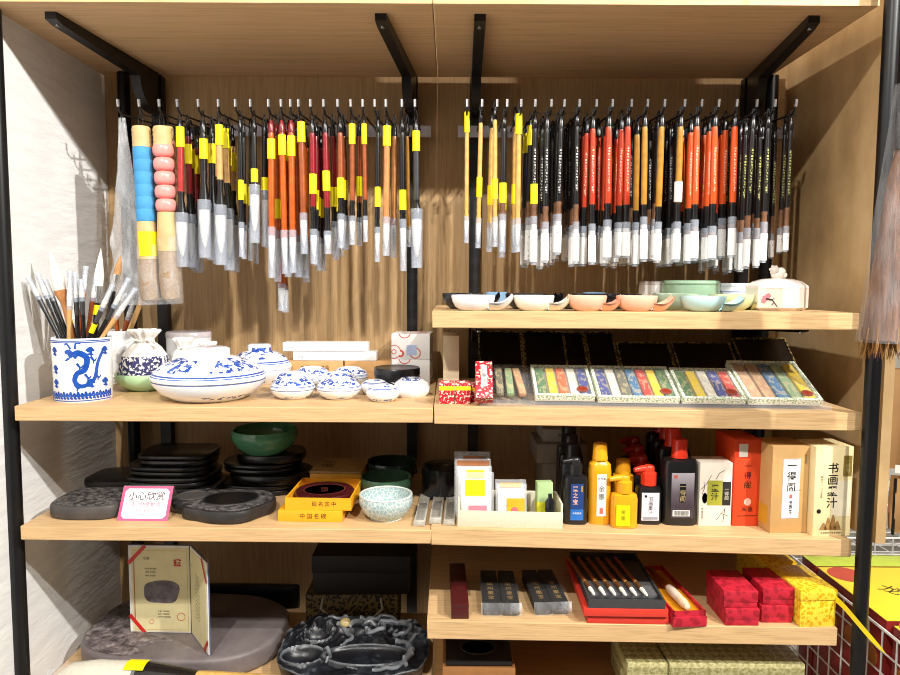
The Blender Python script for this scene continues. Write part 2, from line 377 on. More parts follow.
def brush(hx, Yk, sp, label, group, dz=0):
    """sp: (x, colour, y_top, y_ferrule, y_captop, y_capend, cap_halfwidth_px, sticker_y, flags)"""
    x, c, yt, yf, yc, ye, hw, st, fl = sp
    m = mpp(Yk); top = onY(x, yt, Yk); zf = onY(x, yf, Yk).z-top.z; zc = onY(x, yc, Yk).z-top.z; ze = onY(x, ye, Yk).z-top.z
    hook_z = onY(x, 112, Yk).z-top.z
    loop = max(.02, hook_z+.0)
    r = thing('calligraphy_brush', label, 'brush', (top.x, Yk, top.z), 0, group)
    hr = hw*m*(.50 if hw > 5 else (.74 if 'g' not in fl else .80)); cr = hw*m
    if 'n' in fl and 3.3 < hw < 5: hr = hw*m*.78
    part(r, 'handle', MB().lathe([(0, 0), (hr*.55, -.001), (hr*.85, -.006), (hr*.9, -.03), (hr, -.06), (hr, zf), (0, zf)], 10), hmat(c))
    part(r, 'end_cap', MB().lathe([(0, .008), (hr*.5, .008), (hr*.75, .002), (hr*1.03, -.004), (hr*1.03, -.018), (hr*.9, -.019), (0, -.019)], 10), hmat('black') if 't' not in fl else hmat('maroon'))
    fc = 'black' if 'w' not in fl and 'n' not in fl else ('wood' if 'w' in fl else c)
    fm = P('horn_ferrule', '#75513a', .35, var=.3) if 'w' in fl else (hmat(c) if 'n' in fl else hmat('black'))
    part(r, 'ferrule', MB().lathe([(0, zf+.002), (hr*.98, zf+.002), (hr*1.05, zf-.003), (hr*.9, zf*.6+zc*.4), (cr*.84, zc-.004), (cr*.86, zc-(zc-ze)*.17), (0, zc-(zc-ze)*.17)], 10), fm)
    L = zc-ze; bm_ = BRIST if 'b' not in fl else BRISTB
    tip = zc-L*.84; zb = zc-L*.165
    part(r, 'bristles', MB().lathe([(0, zb), (cr*.78, zb), (cr*.84, zc-L*.30), (cr*.62, zc-L*.58), (cr*.25, zc-L*.78), (0, tip)], 10), bm_)
    part(r, 'cap', MB().lathe([(cr*1.0, zc), (cr*1.02, zc-.001), (cr*.93, ze+.001), (cr*.88, ze), (cr*.80, ze+.001), (cr*.92, zc)], 12), CAP)
    if 'g' in fl: part(r, 'printed_tag', MB().surf(lambda u, v: (cr*1.05*math.sin((u-.5)*2.6), -cr*1.05*math.cos((u-.5)*2.6), zc-L*.28-(L*.66)*v), 6, 1), TAGP)
    if st:
        zs = onY(x, st, Yk).z-top.z; hs = 19.5*m if 's' not in fl else 13*m
        part(r, 'price_sticker', MB().lathe([(0, zs), (hr*1.12+.0006, zs), (hr*1.12+.0006, zs-hs), (0, zs-hs)], 10, sx=1.06, sy=.98), YEL if 'W' not in fl else P('white_sticker', '#eeeeea', .5, var=.05))
    mb = MB()
    for s in (-1, 1): mb.tube([(s*hr*.25, 0, .004), (s*.0035, 0, loop*.5), (s*.001, 0, loop+.002), (0, 0, loop+.0035)], .0015, 5)
    if 'k' in fl or c[:3] == 'eng':
        for s in (-1, 1): mb.tube([(0, 0, .008), (s*.005, -.003, .016), (s*.011, -.004, .010)], .001, 4)
    part(r, 'hanging_loop', mb, CORD)
    return r
def copyb(src, loc, label):
    r = src.copy(); COL.objects.link(r); r.location = loc; r['label'] = label
    for ch in list(src.children):
        c = ch.copy(); COL.objects.link(c); c.parent = r
    return r
POSW = ['front', 'second', 'third', 'fourth', 'fifth', 'sixth', 'seventh']
def S(x, c, yf, yc, ye, hw, st=None, fl='', yt=124): return (x, c, yt, yf, yc, ye, hw, st, fl)
LEFT = [ # hook tip x, front-to-back brushes; 'c' repeats the one before
 (178, [S(180, 'ruby', 192, 213, 267, 6.5, 127), S(183, 'maroon', 192, 213, 267, 6, 141), 'c']),
 (199, [S(203, 'black', 172, 200, 258, 6.5, 139, 'n'), 'c', S(203, 'tan', 172, 200, 258, 5)]),
 (219, [S(219, 'tan', 180, 205, 265, 6.3, 125), S(220, 'tan', 181, 207, 270, 6, 125), S(219, 'tan', 181, 207, 268, 5.5, 140)]),
 (236, [S(240, 'black', 200, 222, 257, 3, 180), 'c', S(240, 'black', 200, 218, 260, 3, 182)]),
 (251, [S(254, 'black', 178, 185, 243, 5.5, 169, 's'), S(259, 'black', 185, 188, 246, 4, 175, 's'), 'c']),
 (269, [S(271, 'orange', 218, 227, 278, 4.0, 139, 'npt'), S(272, 'orange', 218, 229, 282, 3.9, 197, 'npt'), S(273, 'orange', 250, 283, 312, 4.2, None, 'nt')]),
 (281.5, [S(281.5, 'orange', 222, 230, 274, 3.9, 135, 'npt'), 'c']),
 (291, [S(291, 'orange', 222, 230, 273, 3.9, 136, 'npt'), 'c']),
 (299, [S(301, 'brown', 204, 213, 254, 4, 122, 'npt'), S(294, 'orange', 225, 234, 277, 4.4, None, 'n'), 'c']),
 (311, [S(312, 'crimson', 207, 229, 264, 4, 174, ''), S(313, 'crimson', 208, 230, 265, 3.6, 188, ''), 'c']),
 (324, [S(325, 'crimson', 208, 231, 254, 4, 171, ''), S(328, 'maroon', 205, 220, 256, 3.6, 185, ''), 'c']),
 (338, [S(340, 'brown', 198, 214, 248, 3.8, 178, ''), S(342, 'brown', 198, 214, 249, 3.6, 178, '')]),
 (351, [S(352, 'brown', 201, 216, 245, 3.4, 124, ''), S(355, 'brown', 201, 216, 245, 3.2, 174, '')]),
 (363, [S(364, 'brown', 200, 216, 242, 2.8, 124, '')]),
 (375, [S(378, 'black', 216, 227, 262, 3, 187, 'n')]),
 (386, [S(387, 'wood', 203, 217, 256, 4, 126, 'np'), S(391, 'wood', 203, 217, 257, 3.8, None, 'np')]),
 (402, [S(402, 'black', 212, 219, 271, 3.6, 190, 'n'), S(406, 'amber', 215, 225, 246, 2.6, None, 'n')]),
 (415, [S(416, 'grey', 200, 209, 268, 6, 131, '')]),
]
RIGHT = [
 (467, [S(467, 'bamboo', 207, 216, 243, 2.8, 112, 'n', 112)]),
 (482, [S(481, 'bamboo', 209, 218, 248, 3, 177, 'n', 114)]),
 (497, [S(495, 'bamboo', 208, 217, 247, 3.2, 179, 'n', 111), 'c']),
 (507, [S(504, 'black', 203, 214, 252, 3.8, 183, 'w', 120), 'c']),
 (521, [S(519, 'bamboo', 208, 218, 252, 3.4, 114, 'n', 114), S(518, 'bamboo', 208, 218, 252, 3.2, 182, 'n', 114)]),
 (535, [S(535, 'engr', 203, 216, 265, 3.6, 184, 'wg', 120), S(533, 'black', 200, 216, 262, 3.4, 122, 'wg', 120), 'c']),
 (551, [S(547, 'engr', 207, 222, 263, 3.8, None, 'wg', 120), 'c', S(551, 'engr', 205, 220, 264, 3.6, None, 'wg', 120), 'c']),
 (564, [S(561, 'engr', 202, 214, 255, 3.8, None, 'wg', 120), 'c', S(562, 'black', 208, 222, 264, 3.4, None, 'wg', 120), 'c']),
 (579, [S(577, 'engr', 205, 222, 264, 3.4, None, 'wg', 118), 'c', S(579, 'engr', 204, 221, 258, 3.8, None, 'wg', 118), 'c', 'c']),
 (596, [S(593, 'redE', 205, 224, 265, 3.8, None, 'g', 120), 'c', S(592, 'red', 206, 222, 260, 3.6, None, 'g', 120), 'c']),
 (612, [S(609, 'redE', 204, 220, 260, 4.4, None, 'g', 118), 'c', S(610, 'red', 205, 222, 258, 3.6, None, 'g', 118), 'c']),
 (631, [S(628, 'redE', 205, 222, 258, 4.2, None, 'g', 118), 'c', S(631, 'orange', 205, 219, 262, 3.6, None, 'g', 118), 'c', 'c']),
 (647, [S(645, 'amber', 205, 217, 262, 3.8, None, 'g', 118), 'c', S(645, 'engr', 203, 219, 264, 3.6, None, 'wg', 118), 'c']),
 (664, [S(662, 'amber', 207, 222, 263, 4.0, None, 'g', 118), S(664, 'engr', 202, 218, 257, 3.8, None, 'wg', 118), 'c', 'c']),
 (684, [S(681, 'amber', 203, 222, 262, 4.0, 182, 'gW', 118), S(682, 'engr', 205, 222, 262, 4.4, None, 'g', 118), 'c', 'c']),
 (701, [S(697, 'orangeE', 205, 220, 261, 4.2, None, 'gb', 118), 'c', S(700, 'red', 205, 222, 258, 3.8, None, 'gb', 118), 'c']),
 (718, [S(715, 'orangeE', 204, 226, 260, 4.4, None, 'gb', 118), 'c', S(717, 'red', 206, 219, 262, 3.6, None, 'gb', 118), 'c']),
 (736, [S(735, 'orangeE', 203, 217, 258, 4.2, None, 'gb', 118), 'c', S(738, 'red', 208, 225, 267, 3.6, None, 'gb', 118), 'c']),
 (756, [S(753, 'engy', 216, 228, 269, 3.8, None, 'wgb', 120), 'c', S(757, 'engy', 212, 222, 272, 3.4, None, 'wgb', 120), 'c']),
 (774, [S(768, 'engy', 212, 222, 263, 3.6, None, 'wgb', 120), 'c', S(775, 'black', 210, 219, 262, 3, None, 'wgb', 120), 'c']),
 (795, [S(791, 'engy', 208, 226, 252, 3, None, 'wgb', 122), 'c', S(797, 'black', 209, 220, 256, 2.6, None, 'wgb', 122), 'c']),
]
def rail(data, xa, xb, side, group, first_hook=0):
    za = onY(450, 131, .42).z
    r = thing('hook_rail', f'{side} wall rail of black display hooks holding brushes', 'hook rail', (0, 0, 0))
    x0 = onY(xa, 110, Y0).x; x1 = onY(xb, 131, .42).x
    part(r, 'rail_bar', MB().box(x0, x1, .428, .44, za-.01, za+.01, .002), BLACK)
    part(r, 'label_strip', MB().box(x0, x1, .4235, .427, za-.014, za+.014, .001), clear('label_strip_plastic', (222, 222, 240), .7, .15))
    for hi, (tx, items) in enumerate(data):
        t0 = onY(tx, 110, Y0-.012); zt = t0.z
        hk = part(r, 'hook', MB().tube([(t0.x, .43, za), (t0.x, .40, za+.002), (t0.x, Y0, zt-.006), (t0.x, Y0-.012, zt), (t0.x, Y0-.015, zt+.010)], .0022, 6), BLACK)
        part(hk, 'hook_tip', MB().tube([(t0.x, Y0-.0148, zt+.006), (t0.x, Y0-.0165, zt+.021)], .0031, 8), SILVER)
        prev = None; k = 0
        if side == 'left' and len(items) > 1 and hi < 12: items = items+['c']
        if side == 'right' and hi >= 5: items = items[:2]+(['c'] if items[1] == 'c' else [])+items[2:]+['c']
        for it in items:
            Yk = Y0+.012+STEP*k
            w = WORD[(prev_sp if it == 'c' else it)[1]]
            spx = prev_sp if it == 'c' else it
            stw = ' with low yellow sticker' if spx[7] and 'W' not in spx[8] and spx[7] > 160 else (' with high yellow sticker' if spx[7] and 'W' not in spx[8] else (' with white sticker' if spx[7] else ''))
            nm = ORD[hi+first_hook]
            lab = f'{w} brush{stw}, {POSW[k]} on {nm} hook from left, {side} rail'
            jx = random.uniform(-.0045, .0045)
            if it == 'c':
                o = copyb(prev, (prev.location.x+jx*1.6, Yk, prev.location.z+random.uniform(-.012, .003)), lab)
            else:
                # measured in the front plane of the hook, then hung further back along it
                o = brush(t0.x, Y0+.012, it, lab, group); o.location.y = Yk
                if k: o.location.x += jx
                prev = o; prev_sp = it
            o.rotation_euler = (random.uniform(-.012, .012), random.uniform(-.016, .016), 0)
            k += 1
    return r
rail(LEFT, 170, 431, 'left', 'calligraphy brushes on the left rail', 3)
rail(RIGHT, 459, 800, 'right', 'calligraphy brushes on the right rail')
# the hooks for the two wrapped brushes and the bag, left of the left rail
def wrapped(px, Yk, label, kind, sc=1.0):
    m = mpp(Yk)*sc; top = onY(px, 127, Yk); z = lambda y: -(y-127)*m
    r = thing('wrapped_brush', label, 'brush', top, 0, 'fat wrapped brushes at the left end', rot=(0, R(-1.6), 0))
    w = 8.7*m; KW = P('pale_turned_wood', '#cdb27e', .5, var=.15)
    mb = MB().lathe([(0, 0), (w*.9, 0), (w, -.004)]+[(w*(1+(.03 if i % 2 else -.02)), z(128+i*2.3)) for i in range(1, 9)]+[(w, z(147)), (0, z(147))], 20)
    part(r, 'top_collar', mb, KW)
    if kind == 'blue':
        pr = [(0, z(147))]
        for i in range(6):
            a, b = 147+i*12, 147+(i+1)*12
            pr += [(w*1.0, z(a+.2)), (w*1.03, z(a+.8)), (w*1.03, z(b-.8)), (w*1.0, z(b-.2))]
        pr.append((0, z(219))); part(r, 'blue_grip', MB().lathe(pr, 20), P('blue_wrapping', '#4496cc', .75, bump=.4, bscale=200)); y0, y1, y2 = 219, 256, 300
    else:
        hb = 13.4 if kind == 'pink' else 11
        for i in range(5 if kind == 'pink' else 6):
            cy = 143+hb*(i+.5)
            pr = [(w*1.16*math.sin(a)**.42 if 0 < a < math.pi else 0, z(cy)+hb*.51*m*math.copysign(abs(math.cos(a))**.8, math.cos(a))) for a in [math.pi*j/10 for j in range(11)]]
            part(r, 'bead', MB().lathe(pr, 20), P('pink_bead', '#f09a92', .25, var=.1))
        y0, y1, y2 = 143+hb*(5 if kind == 'pink' else 6), 248, 299
    part(r, 'lower_collar', MB().lathe([(0, z(y0)), (w*1.0, z(y0)), (w*1.12, z(y0+16)), (w*1.16, z(y1)), (0, z(y1))], 20), KW)
    part(r, 'bristles', MB().lathe([(0, z(y1)), (w*1.1, z(y1)), (w*1.2, z(y1+25)), (w*1.05, z(y2-4)), (w*.4, z(y2-1)), (0, z(y2-1))], 20), P('tan_hair', '#a48a6c', .85, var=.3, scale=150))
    part(r, 'plastic_sleeve', MB().lathe([(w*1.24, z(y1-14)), (w*1.3, z(y1+10)), (w*1.36, z(y2-6)), (w*1.3, z(y2+1)), (w*.6, z(y2+2))], 16, sy=.9), crinkle('crinkled_sleeve'))
    if kind == 'blue': part(r, 'price_sticker', MB().surf(lambda u, v: (w*1.16*math.sin((u-.42)*2.0+.35), -w*1.2*math.cos((u-.42)*2.0+.35), z(229+24*v)), 8, 1), YEL)
    part(r, 'hanging_loop', MB().tube([(-.006, 0, 0), (-.004, 0, .02), (0, 0, .035), (.004, 0, .02), (.006, 0, 0)], .0013, 5), CORD)
wrapped(141, Y0+.012, 'fat brush with blue wrapped grip, left of the pink beaded brush', 'blue')
wrapped(162, Y0+.012, 'front fat brush with large pink beads and pale wood collars', 'pink')
wrapped(166, Y0+.075, 'fat beaded brush half hidden behind the front pink one', 'pinkb', .8)
rl = thing('hook_rail', 'short hook rail carrying the three fat wrapped brushes', 'hook rail', (0, 0, 0)); za = onY(450, 131, .42).z
part(rl, 'rail_bar', MB().box(onY(133, 131, .42).x, onY(168.5, 110, Y0).x, .428, .44, za-.01, za+.01, .002), BLACK)
for tx in (119, 140, 160):
    t0 = onY(tx, 110, Y0-.012); zt = t0.z
    hk = part(rl, 'hook', MB().tube([(max(t0.x, onY(134, 131, .42).x), .43, za), (t0.x, .395, za+.002), (t0.x, Y0, zt-.006), (t0.x, Y0-.012, zt), (t0.x, Y0-.015, zt+.010)], .0022, 6), BLACK)
    part(hk, 'hook_tip', MB().tube([(t0.x, Y0-.0148, zt+.006), (t0.x, Y0-.0165, zt+.021)], .0031, 8), SILVER)
# crumpled clear bag hanging left of the blue brush
p = onY(122, 118, .24); q = onY(132, 305, .24)
def bagf(u, v):
    w = .008+.030*min(1, v*1.5)**1.3; a = u*2*math.pi; nz = noise.noise((u*5, v*9, 3))*.012*v
    return (w*math.cos(a)+nz+(q.x-p.x)*v, w*.45*math.sin(a)+nz, -(p.z-q.z)*v)
b_ = thing('plastic_bag', 'crumpled clear plastic bag hanging left of the blue brush', 'bag', p)
part(b_, 'film', MB().surf(bagf, 28, 34), crinkle('crinkled_film', fac=.42), angle=80)
part(b_, 'tie', MB().tube([(0, 0, .012), (0, 0, -.01)], .004, 8), CORD)
# ================================================================ left shelf with porcelain
def fmt_front(shelf, px, py): return shelf.hit(px, py)
KRAFT = P('kraft_card', '#c99a62', .7, var=.1)
WP = P('white_porcelain', '#eef0f2', .12, var=.02)
BLUE = P('cobalt_paint', '#1f4fa8', .25, var=.25, scale=120); BLUE2 = P('navy_print', '#2b2f58', .6, var=.3)
# --- brush pot with painted dragon
Yp = .085; p = L2.pos(84, Yp); m = mpp(Yp); rp = 27.6*m; hp = 63*m
pot = thing('brush_pot', 'blue and white porcelain brush pot painted with a dragon, full of brushes', 'brush pot', p)
part(pot, 'body', MB().lathe([(0, 0), (rp*.93, 0), (rp*.97, .003), (rp*.97, hp*.5), (rp, hp-.003), (rp*.985, hp), (rp*.92, hp-.001), (rp*.9, .012), (0, .012)], 48), WP)
def onpot(a, z, e=.0006): return (rp*(.97+.03*max(0, (z/hp-.5)*2))+e)*math.sin(a), -(rp*(.97+.03*max(0, (z/hp-.5)*2))+e)*math.cos(a), z
def stroke(mb, pts, wid):           # painted ribbon on the pot: pts in (angle, height fraction)
    n_ = len(pts); dense = []
    for i in range((n_-1)*6+1):
        t = i/6; k = min(int(t), n_-2); f = t-k
        P0, P1, P2, P3 = pts[max(k-1, 0)], pts[k], pts[k+1], pts[min(k+2, n_-1)]
        dense.append(tuple(.5*((2*b)+(-a+c)*f+(2*a-5*b+4*c-d)*f*f+(-a+3*b-3*c+d)*f**3) for a, b, c, d in zip(P0, P1, P2, P3)))
    L = []
    for i, (a, h) in enumerate(dense):
        a2, h2 = dense[min(i+1, len(dense)-1)]; a1, h1 = dense[max(i-1, 0)]
        dx, dz = (a2-a1)*rp, (h2-h1)*hp; l = math.hypot(dx, dz) or 1; w = (wid[0]+(wid[1]-wid[0])*i/len(dense))*hp
        L.append((onpot(a-dz/l*w/rp, h*hp+dx/l*w), onpot(a+dz/l*w/rp, h*hp-dx/l*w)))
    mb.surf(lambda u, v: Vector(L[int(round(u*(len(L)-1)))][int(round(v))]), len(L)-1, 1)
mb = MB()
stroke(mb, [(.18, .72), (.35, .78), (.62, .70), (.55, .52), (.30, .46), (.22, .34), (.45, .26), (.85, .36), (1.0, .62), (1.2, .80)], (.050, .022))
stroke(mb, [(.18, .72), (.05, .80), (-.08, .78)], (.055, .02)); stroke(mb, [(.12, .84), (.0, .92), (-.1, .9)], (.016, .006)); stroke(mb, [(.26, .84), (.3, .93), (.45, .92)], (.016, .006))
stroke(mb, [(.05, .70), (-.08, .66)], (.02, .01))
for a, h in ((.55, .45), (.3, .62), (.9, .45), (.2, .3), (.75, .72)):
    stroke(mb, [(a, h), (a+.12, h-.07), (a+.2, h-.03)], (.02, .006)); stroke(mb, [(a+.1, h-.06), (a+.08, h-.12)], (.014, .004))
for a in (-1.15, -.55, .75, 1.3):    # clouds and sprays
    for h in (.3, .52, .8):
        if a > .5 and h > .4 and h < .7: continue
        stroke(mb, [(a-.12, h), (a, h+.05), (a+.12, h)], (.03, .012)); stroke(mb, [(a, h+.03), (a+.02, h-.07)], (.03, .008)); stroke(mb, [(a-.1, h-.04), (a+.1, h-.05)], (.012, .012))
for i in range(26):                  # wave border along the foot
    a = -1.55+i*.125; stroke(mb, [(a-.06, .10), (a-.02, .15+.02*(i % 2)), (a+.02, .12), (a-.01, .08), (a+.06, .07)], (.012, .016)); 
for h in (.94, .965, .035): stroke(mb, [(-1.6+i*.2, h) for i in range(17)], (.007, .007))
part(pot, 'painted_dragon', mb, BLUE)
# --- loose brushes: (tip px, where the handle begins px, mouth px, colour, kind)
def potbrush(tip, mouth, cx, Yc, frac, hr, c, label, cap=True, hair=BRIST, cr=None, dY=0, base=None, floorz=.016, stk=False, rpot=.05, zlow=None):
    """stick leaning in a pot: passes through its mouth point and ends low inside"""
    a = onY(tip[0], tip[1], Yc+dY); b = onY(mouth[0], mouth[1], Yc+dY*.55)
    d = (b-a).normalized(); zf = base.z+floorz
    t = (b.z-zf)/-d.z; e = b+d*t
    off = Vector((e.x-base.x, e.y-base.y)); 
    if off.length > rpot*.75: e.x, e.y = base.x+off.x/off.length*rpot*.75, base.y+off.y/off.length*rpot*.75; 
    ax = (a-e); L = ax.length; cr = cr or hr*1.25
    o = thing('calligraphy_brush', label, 'brush', e, 0, 'loose brushes standing in the pots')
    o.rotation_euler = Vector((0, 0, 1)).rotation_difference(ax).to_euler()
    zc = L*(1-frac*.68)
    part(o, 'handle', MB().lathe([(0, 0), (hr*.9, 0), (hr, .01), (hr, zc-.03), (0, zc-.03)], 10), hmat(c))
    part(o, 'ferrule', MB().lathe([(0, zc-.031), (hr*1.02, zc-.031), (hr*1.15, zc-.02), (cr*.92, zc-.002), (cr*.92, zc+.004), (0, zc+.004)], 10), SILVER if c == 'black' and not cap else hmat('grey' if c == 'black' else c))
    part(o, 'bristles', MB().lathe([(0, zc+.003), (cr*.85, zc+.003), (cr*.95, zc+(L-zc)*.3), (cr*.55, zc+(L-zc)*.65), (0, L*.995)], 10), hair)
    if cap: part(o, 'cap', MB().lathe([(cr, zc-.004), (cr*1.02, zc-.004), (cr*.98, L-.001), (cr*.9, L), (cr*.9, L-.002), (cr*.93, zc-.004)], 10), CAP)
    if stk: part(o, 'price_sticker', MB().lathe([(0, zc-.055), (hr*1.3, zc-.055), (hr*1.3, zc-.035), (0, zc-.035)], 8), YEL)
pb = pot.location; M = 338
PB = [((28, 277), (59, M), .27, 'black', 0, 'outermost black capped brush leaning far left in the dragon pot'),
      ((37, 273), (64, M), .30, 'black', 0, 'second black capped brush from the left in the dragon pot'),
      ((45, 280), (69, M), .26, 'black', .015, 'third black capped brush from the left in the dragon pot'),
      ((57, 284), (76, M), .20, 'black', .02, 'slim dark brush behind the broad white tuft in the dragon pot'),
      ((70, 270), (69, M), .45, 'tan', -.02, 'upright tan brush at the front of the dragon pot'),
      ((75, 272), (78, M), .34, 'black', -.01, 'upright black brush just right of the tan one, dragon pot'),
      ((81, 279), (84, M), .26, 'black', -.015, 'short black brush at the middle of the dragon pot'),
      ((86, 266), (79, M), .30, 'orange', .02, 'orange brush with white tuft in the dragon pot'),
      ((96, 278), (87, M), .28, 'brown', .02, 'reddish brown brush with cap in the dragon pot'),
      ((113, 284), (88, M), .33, 'black', -.02, 'black capped brush leaning right at the front of the dragon pot'),
      ((129, 278), (97, M), .36, 'black', 0, 'long black capped brush leaning right in the dragon pot'),
      ((136, 288), (101, M), .40, 'tan', -.01, 'tan capped brush leaning furthest right in the dragon pot'),
      ((125, 293), (102, M), .36, 'brown', .02, 'brown capped brush leaning right behind the others in the pot')]
for i, (tp, mo, fr, c, dy, lb) in enumerate(PB):
    potbrush(tp, mo, 84, Yp, fr, .0042, c, lb, True, BRIST, .0056, dy, pb, stk=i in (3, 9), rpot=rp*.9)
potbrush((49, 247), (73, M), 84, Yp, .46, .0055, 'wood', 'pink-collared brush with broad fluffy white tuft in the dragon pot', False, BRIST, .013, .01, pb, rpot=rp*.9)
potbrush((101, 247), (95, M), 84, Yp, .42, .0055, 'black', 'upright black brush with wide bare white tuft and yellow sticker', False, BRIST, .010, .03, pb, stk=True, rpot=rp*.9)
potbrush((121, 254), (104, M), 84, Yp, .24, .0048, 'black', 'black brush with pointed bare brown tuft and silver ferrule', False, P('tan_weasel_hair', '#b98a58', .8, var=.3, scale=200), .0078, .025, pb, rpot=rp*.9)
# --- second white pot behind with a few brushes
Y2 = .335; p2 = L2.pos(124, Y2); m2 = mpp(Y2); r2 = 20*m2; h2 = p2.z and (onY(124, 330, Y2).z-p2.z)
pot2 = thing('brush_pot', 'plain white porcelain brush pot behind the drawstring pouch', 'brush pot', p2)
part(pot2, 'body', MB().lathe([(0, 0), (r2*.95, 0), (r2, .004), (r2, h2-.003), (r2*.97, h2), (r2*.9, h2-.002), (r2*.9, .012), (0, .012)], 32), WP)
potbrush((157, 262), (131, 327), 124, Y2, .42, .0062, 'tan', 'thick tan brush with long white cap leaning right behind the pouch', True, BRIST, .0085, -.02, p2, rpot=r2*.85)
potbrush((134, 300), (124, 327), 124, Y2, .36, .0055, 'brown', 'reddish brown brush upright in the plain white pot', True, BRIST, .007, 0, p2, rpot=r2*.85)
potbrush((113, 296), (117, 327), 124, Y2, .3, .005, 'orange', 'orange brush upright in the plain white pot', True, BRIST, .0065, 0, p2, rpot=r2*.85)
# --- celadon bowls wrapped in drawstring pouches
n = N('printed_cotton'); c_ = n.n('ShaderNodeTexCoord'); sp_ = n.n('ShaderNodeSeparateXYZ'); n.l(c_.outputs['Object'], sp_.inputs[0])
ns = n.noise(c_.outputs['Object'], 150, 2); win = n.math('MULTIPLY', n.math('GREATER_THAN', sp_.outputs['Z'], .018), n.math('LESS_THAN', sp_.outputs['Z'], .058))
COTTON = n.done(n.mix(n.math('MULTIPLY', win, n.math('GREATER_THAN', ns, .47)), lin('#e9e5df'), lin('#34355f')), .9)
CELADON = P('celadon_glaze', '#aed3a6', .12, var=.08, scale=12)
CORDW = P('white_cord', '#ece8e0', .8)
def pouch(px, Y, w, label, bowl=True, tilt=0, sc=1.0, zs=1.0):
    p = L2.pos(px, Y); r = 30*mpp(Y)*sc; m = mpp(Y)*zs
    if bowl:
        b = thing('celadon_bowl', 'pale green celadon bowl holding the front drawstring pouch', 'bowl', p)
        part(b, 'bowl_body', MB().lathe([(0, 0), (r*.55, 0), (r*.6, .002), (r*.9, 7*m), (r*1.02, 15*m), (r*1.0, 18*m), (r*.93, 17.5*m), (r*.85, 8*m), (0, 5*m)], 36), CELADON)
        p = p+Vector((0, 0, 9*m))
    t = thing('drawstring_pouch', label, 'pouch', p, tilt, 'printed drawstring pouches')
    def body(u, v):
        a = u*2*math.pi
        prof = [(0, .0), (.8, 2), (.88, 10), (.86, 18), (.76, 27), (.56, 36), (.32, 42), (.28, 44), (.52, 53), (.50, 55), (.2, 46)]
        k = v*(len(prof)-1); i = min(int(k), len(prof)-2); f = k-i
        rr = prof[i][0]*(1-f)+prof[i+1][0]*f; z = prof[i][1]*(1-f)+prof[i+1][1]*f
        fold = .13*rr*math.cos(11*a+1)*min(1, max(0, (v-.45)*3))
        return ((rr+fold)*r*math.cos(a), (rr+fold)*r*.85*math.sin(a), z*m+.8*m*math.sin(7*a)*max(0, v-.7))
    part(t, 'cloth_body', MB().surf(body, 72, 30), COTTON, angle=70)
    for s in (-1, 1):
        k0 = -r*.30
        part(t, 'drawstring', MB().tube([(0, k0, 43*m), (s*.28*r, k0-2*m, 45*m), (s*.58*r, k0*1.6, 40*m), (s*.82*r, k0*2.3, 30*m), (s*.88*r, k0*2.8, 17*m), (s*.74*r, k0*3.1, 8*m)], .0022, 6), CORDW)
    part(t, 'neck_knot', MB().lathe([(r*.26, 41*m), (r*.34, 42*m), (r*.34, 44*m), (r*.26, 45*m)], 16), CORDW)
pouch(146, .215, 60, 'drawstring pouch with navy flower band sitting in the green celadon bowl', True, .1, .95, .95)
pouch(184, .275, 40, 'drawstring pouch standing between the celadon bowl and large blue box', False, .7, .62, .88)
pouch(209, .266, 40, 'drawstring pouch right behind the lid knob of the large blue box', False, 1.3, .58, .82)
# jar behind
Yj = .36; p = L2.pos(190, Yj); m = mpp(Yj); r = 21*m; h = onY(190, 331, Yj).z-p.z
j = thing('porcelain_jar', 'plain white porcelain jar with grey rim behind the pouches', 'jar', p)
part(j, 'jar_body', MB().lathe([(0, 0), (r, 0), (r*1.02, .004), (r*1.02, h-.014), (0, h-.014)], 32), WP)
part(j, 'jar_lid', MB().lathe([(0, h-.014), (r*1.04, h-.014), (r*1.04, h-.004), (r, h-.001), (r*.9, h), (0, h-.001)], 32), P('mauve_rim', '#cfc6c8', .2))
# --- flattened blue & white lidded boxes
def paste_box(px, Y, rpx, hpx, label, kind='small', group='small blue and white lidded boxes', knob=False, base_m=None):
    p = L2.pos(px, Y); m = mpp(Y); r = rpx*m; h = hpx*m
    t = thing('paste_box', label, 'lidded box', p, random.random()*6, group)
    key = 'bw_'+kind
    if key+'b' not in _MC:
        _MC[key+'b'] = bluewhite(key+'_base', h*.08, h*.16, 140 if kind == 'small' else 90, [(h*.45, h*.012)], .5, ink=(120, 125, 150))
        _MC[key+'l'] = bluewhite(key+'_lid', h*.70, h*.97, 130 if kind == 'small' else 80, [(h*.62, h*.016), (h*.575, h*.01)], .50)
    part(t, 'base', MB().lathe([(0, 0), (r*.62, 0), (r*.66, h*.03), (r*.85, h*.17), (r*.99, h*.38), (r, h*.46), (r*.96, h*.47), (0, h*.47)], 40), _MC[key+'b'])
    lid = [(0, h*.47), (r*1.01, h*.475), (r*1.02, h*.52), (r*.97, h*.63), (r*.82, h*.80), (r*.55, h*.95), (r*.4, h*.99)]
    lid += [(r*.36, h*1.0), (r*.37, h*1.16), (r*.30, h*1.20), (0, h*1.19)] if knob else [(r*.2, h*1.01), (0, h*1.015)]
    part(t, 'lid', MB().lathe(lid, 40), _MC[key+'l']); return t
big = paste_box(210, .108, 55, 43, 'large front blue and white lidded porcelain box with red seal on its knob', 'big', 'large blue and white lidded boxes', True)
m = mpp(.1); part(big, 'red_seal', MB().lathe([(0, 43*m*1.197), (3.2*m, 43*m*1.197), (3.2*m, 43*m*1.2), (0, 43*m*1.205)], 12, Matrix.Translation((0, -.018, 0)) if False else None), RED); big.rotation_euler.z = .4
paste_box(260, .325, 31, 33, 'large blue and white lidded box behind the front one', 'big', 'large blue and white lidded boxes', True)
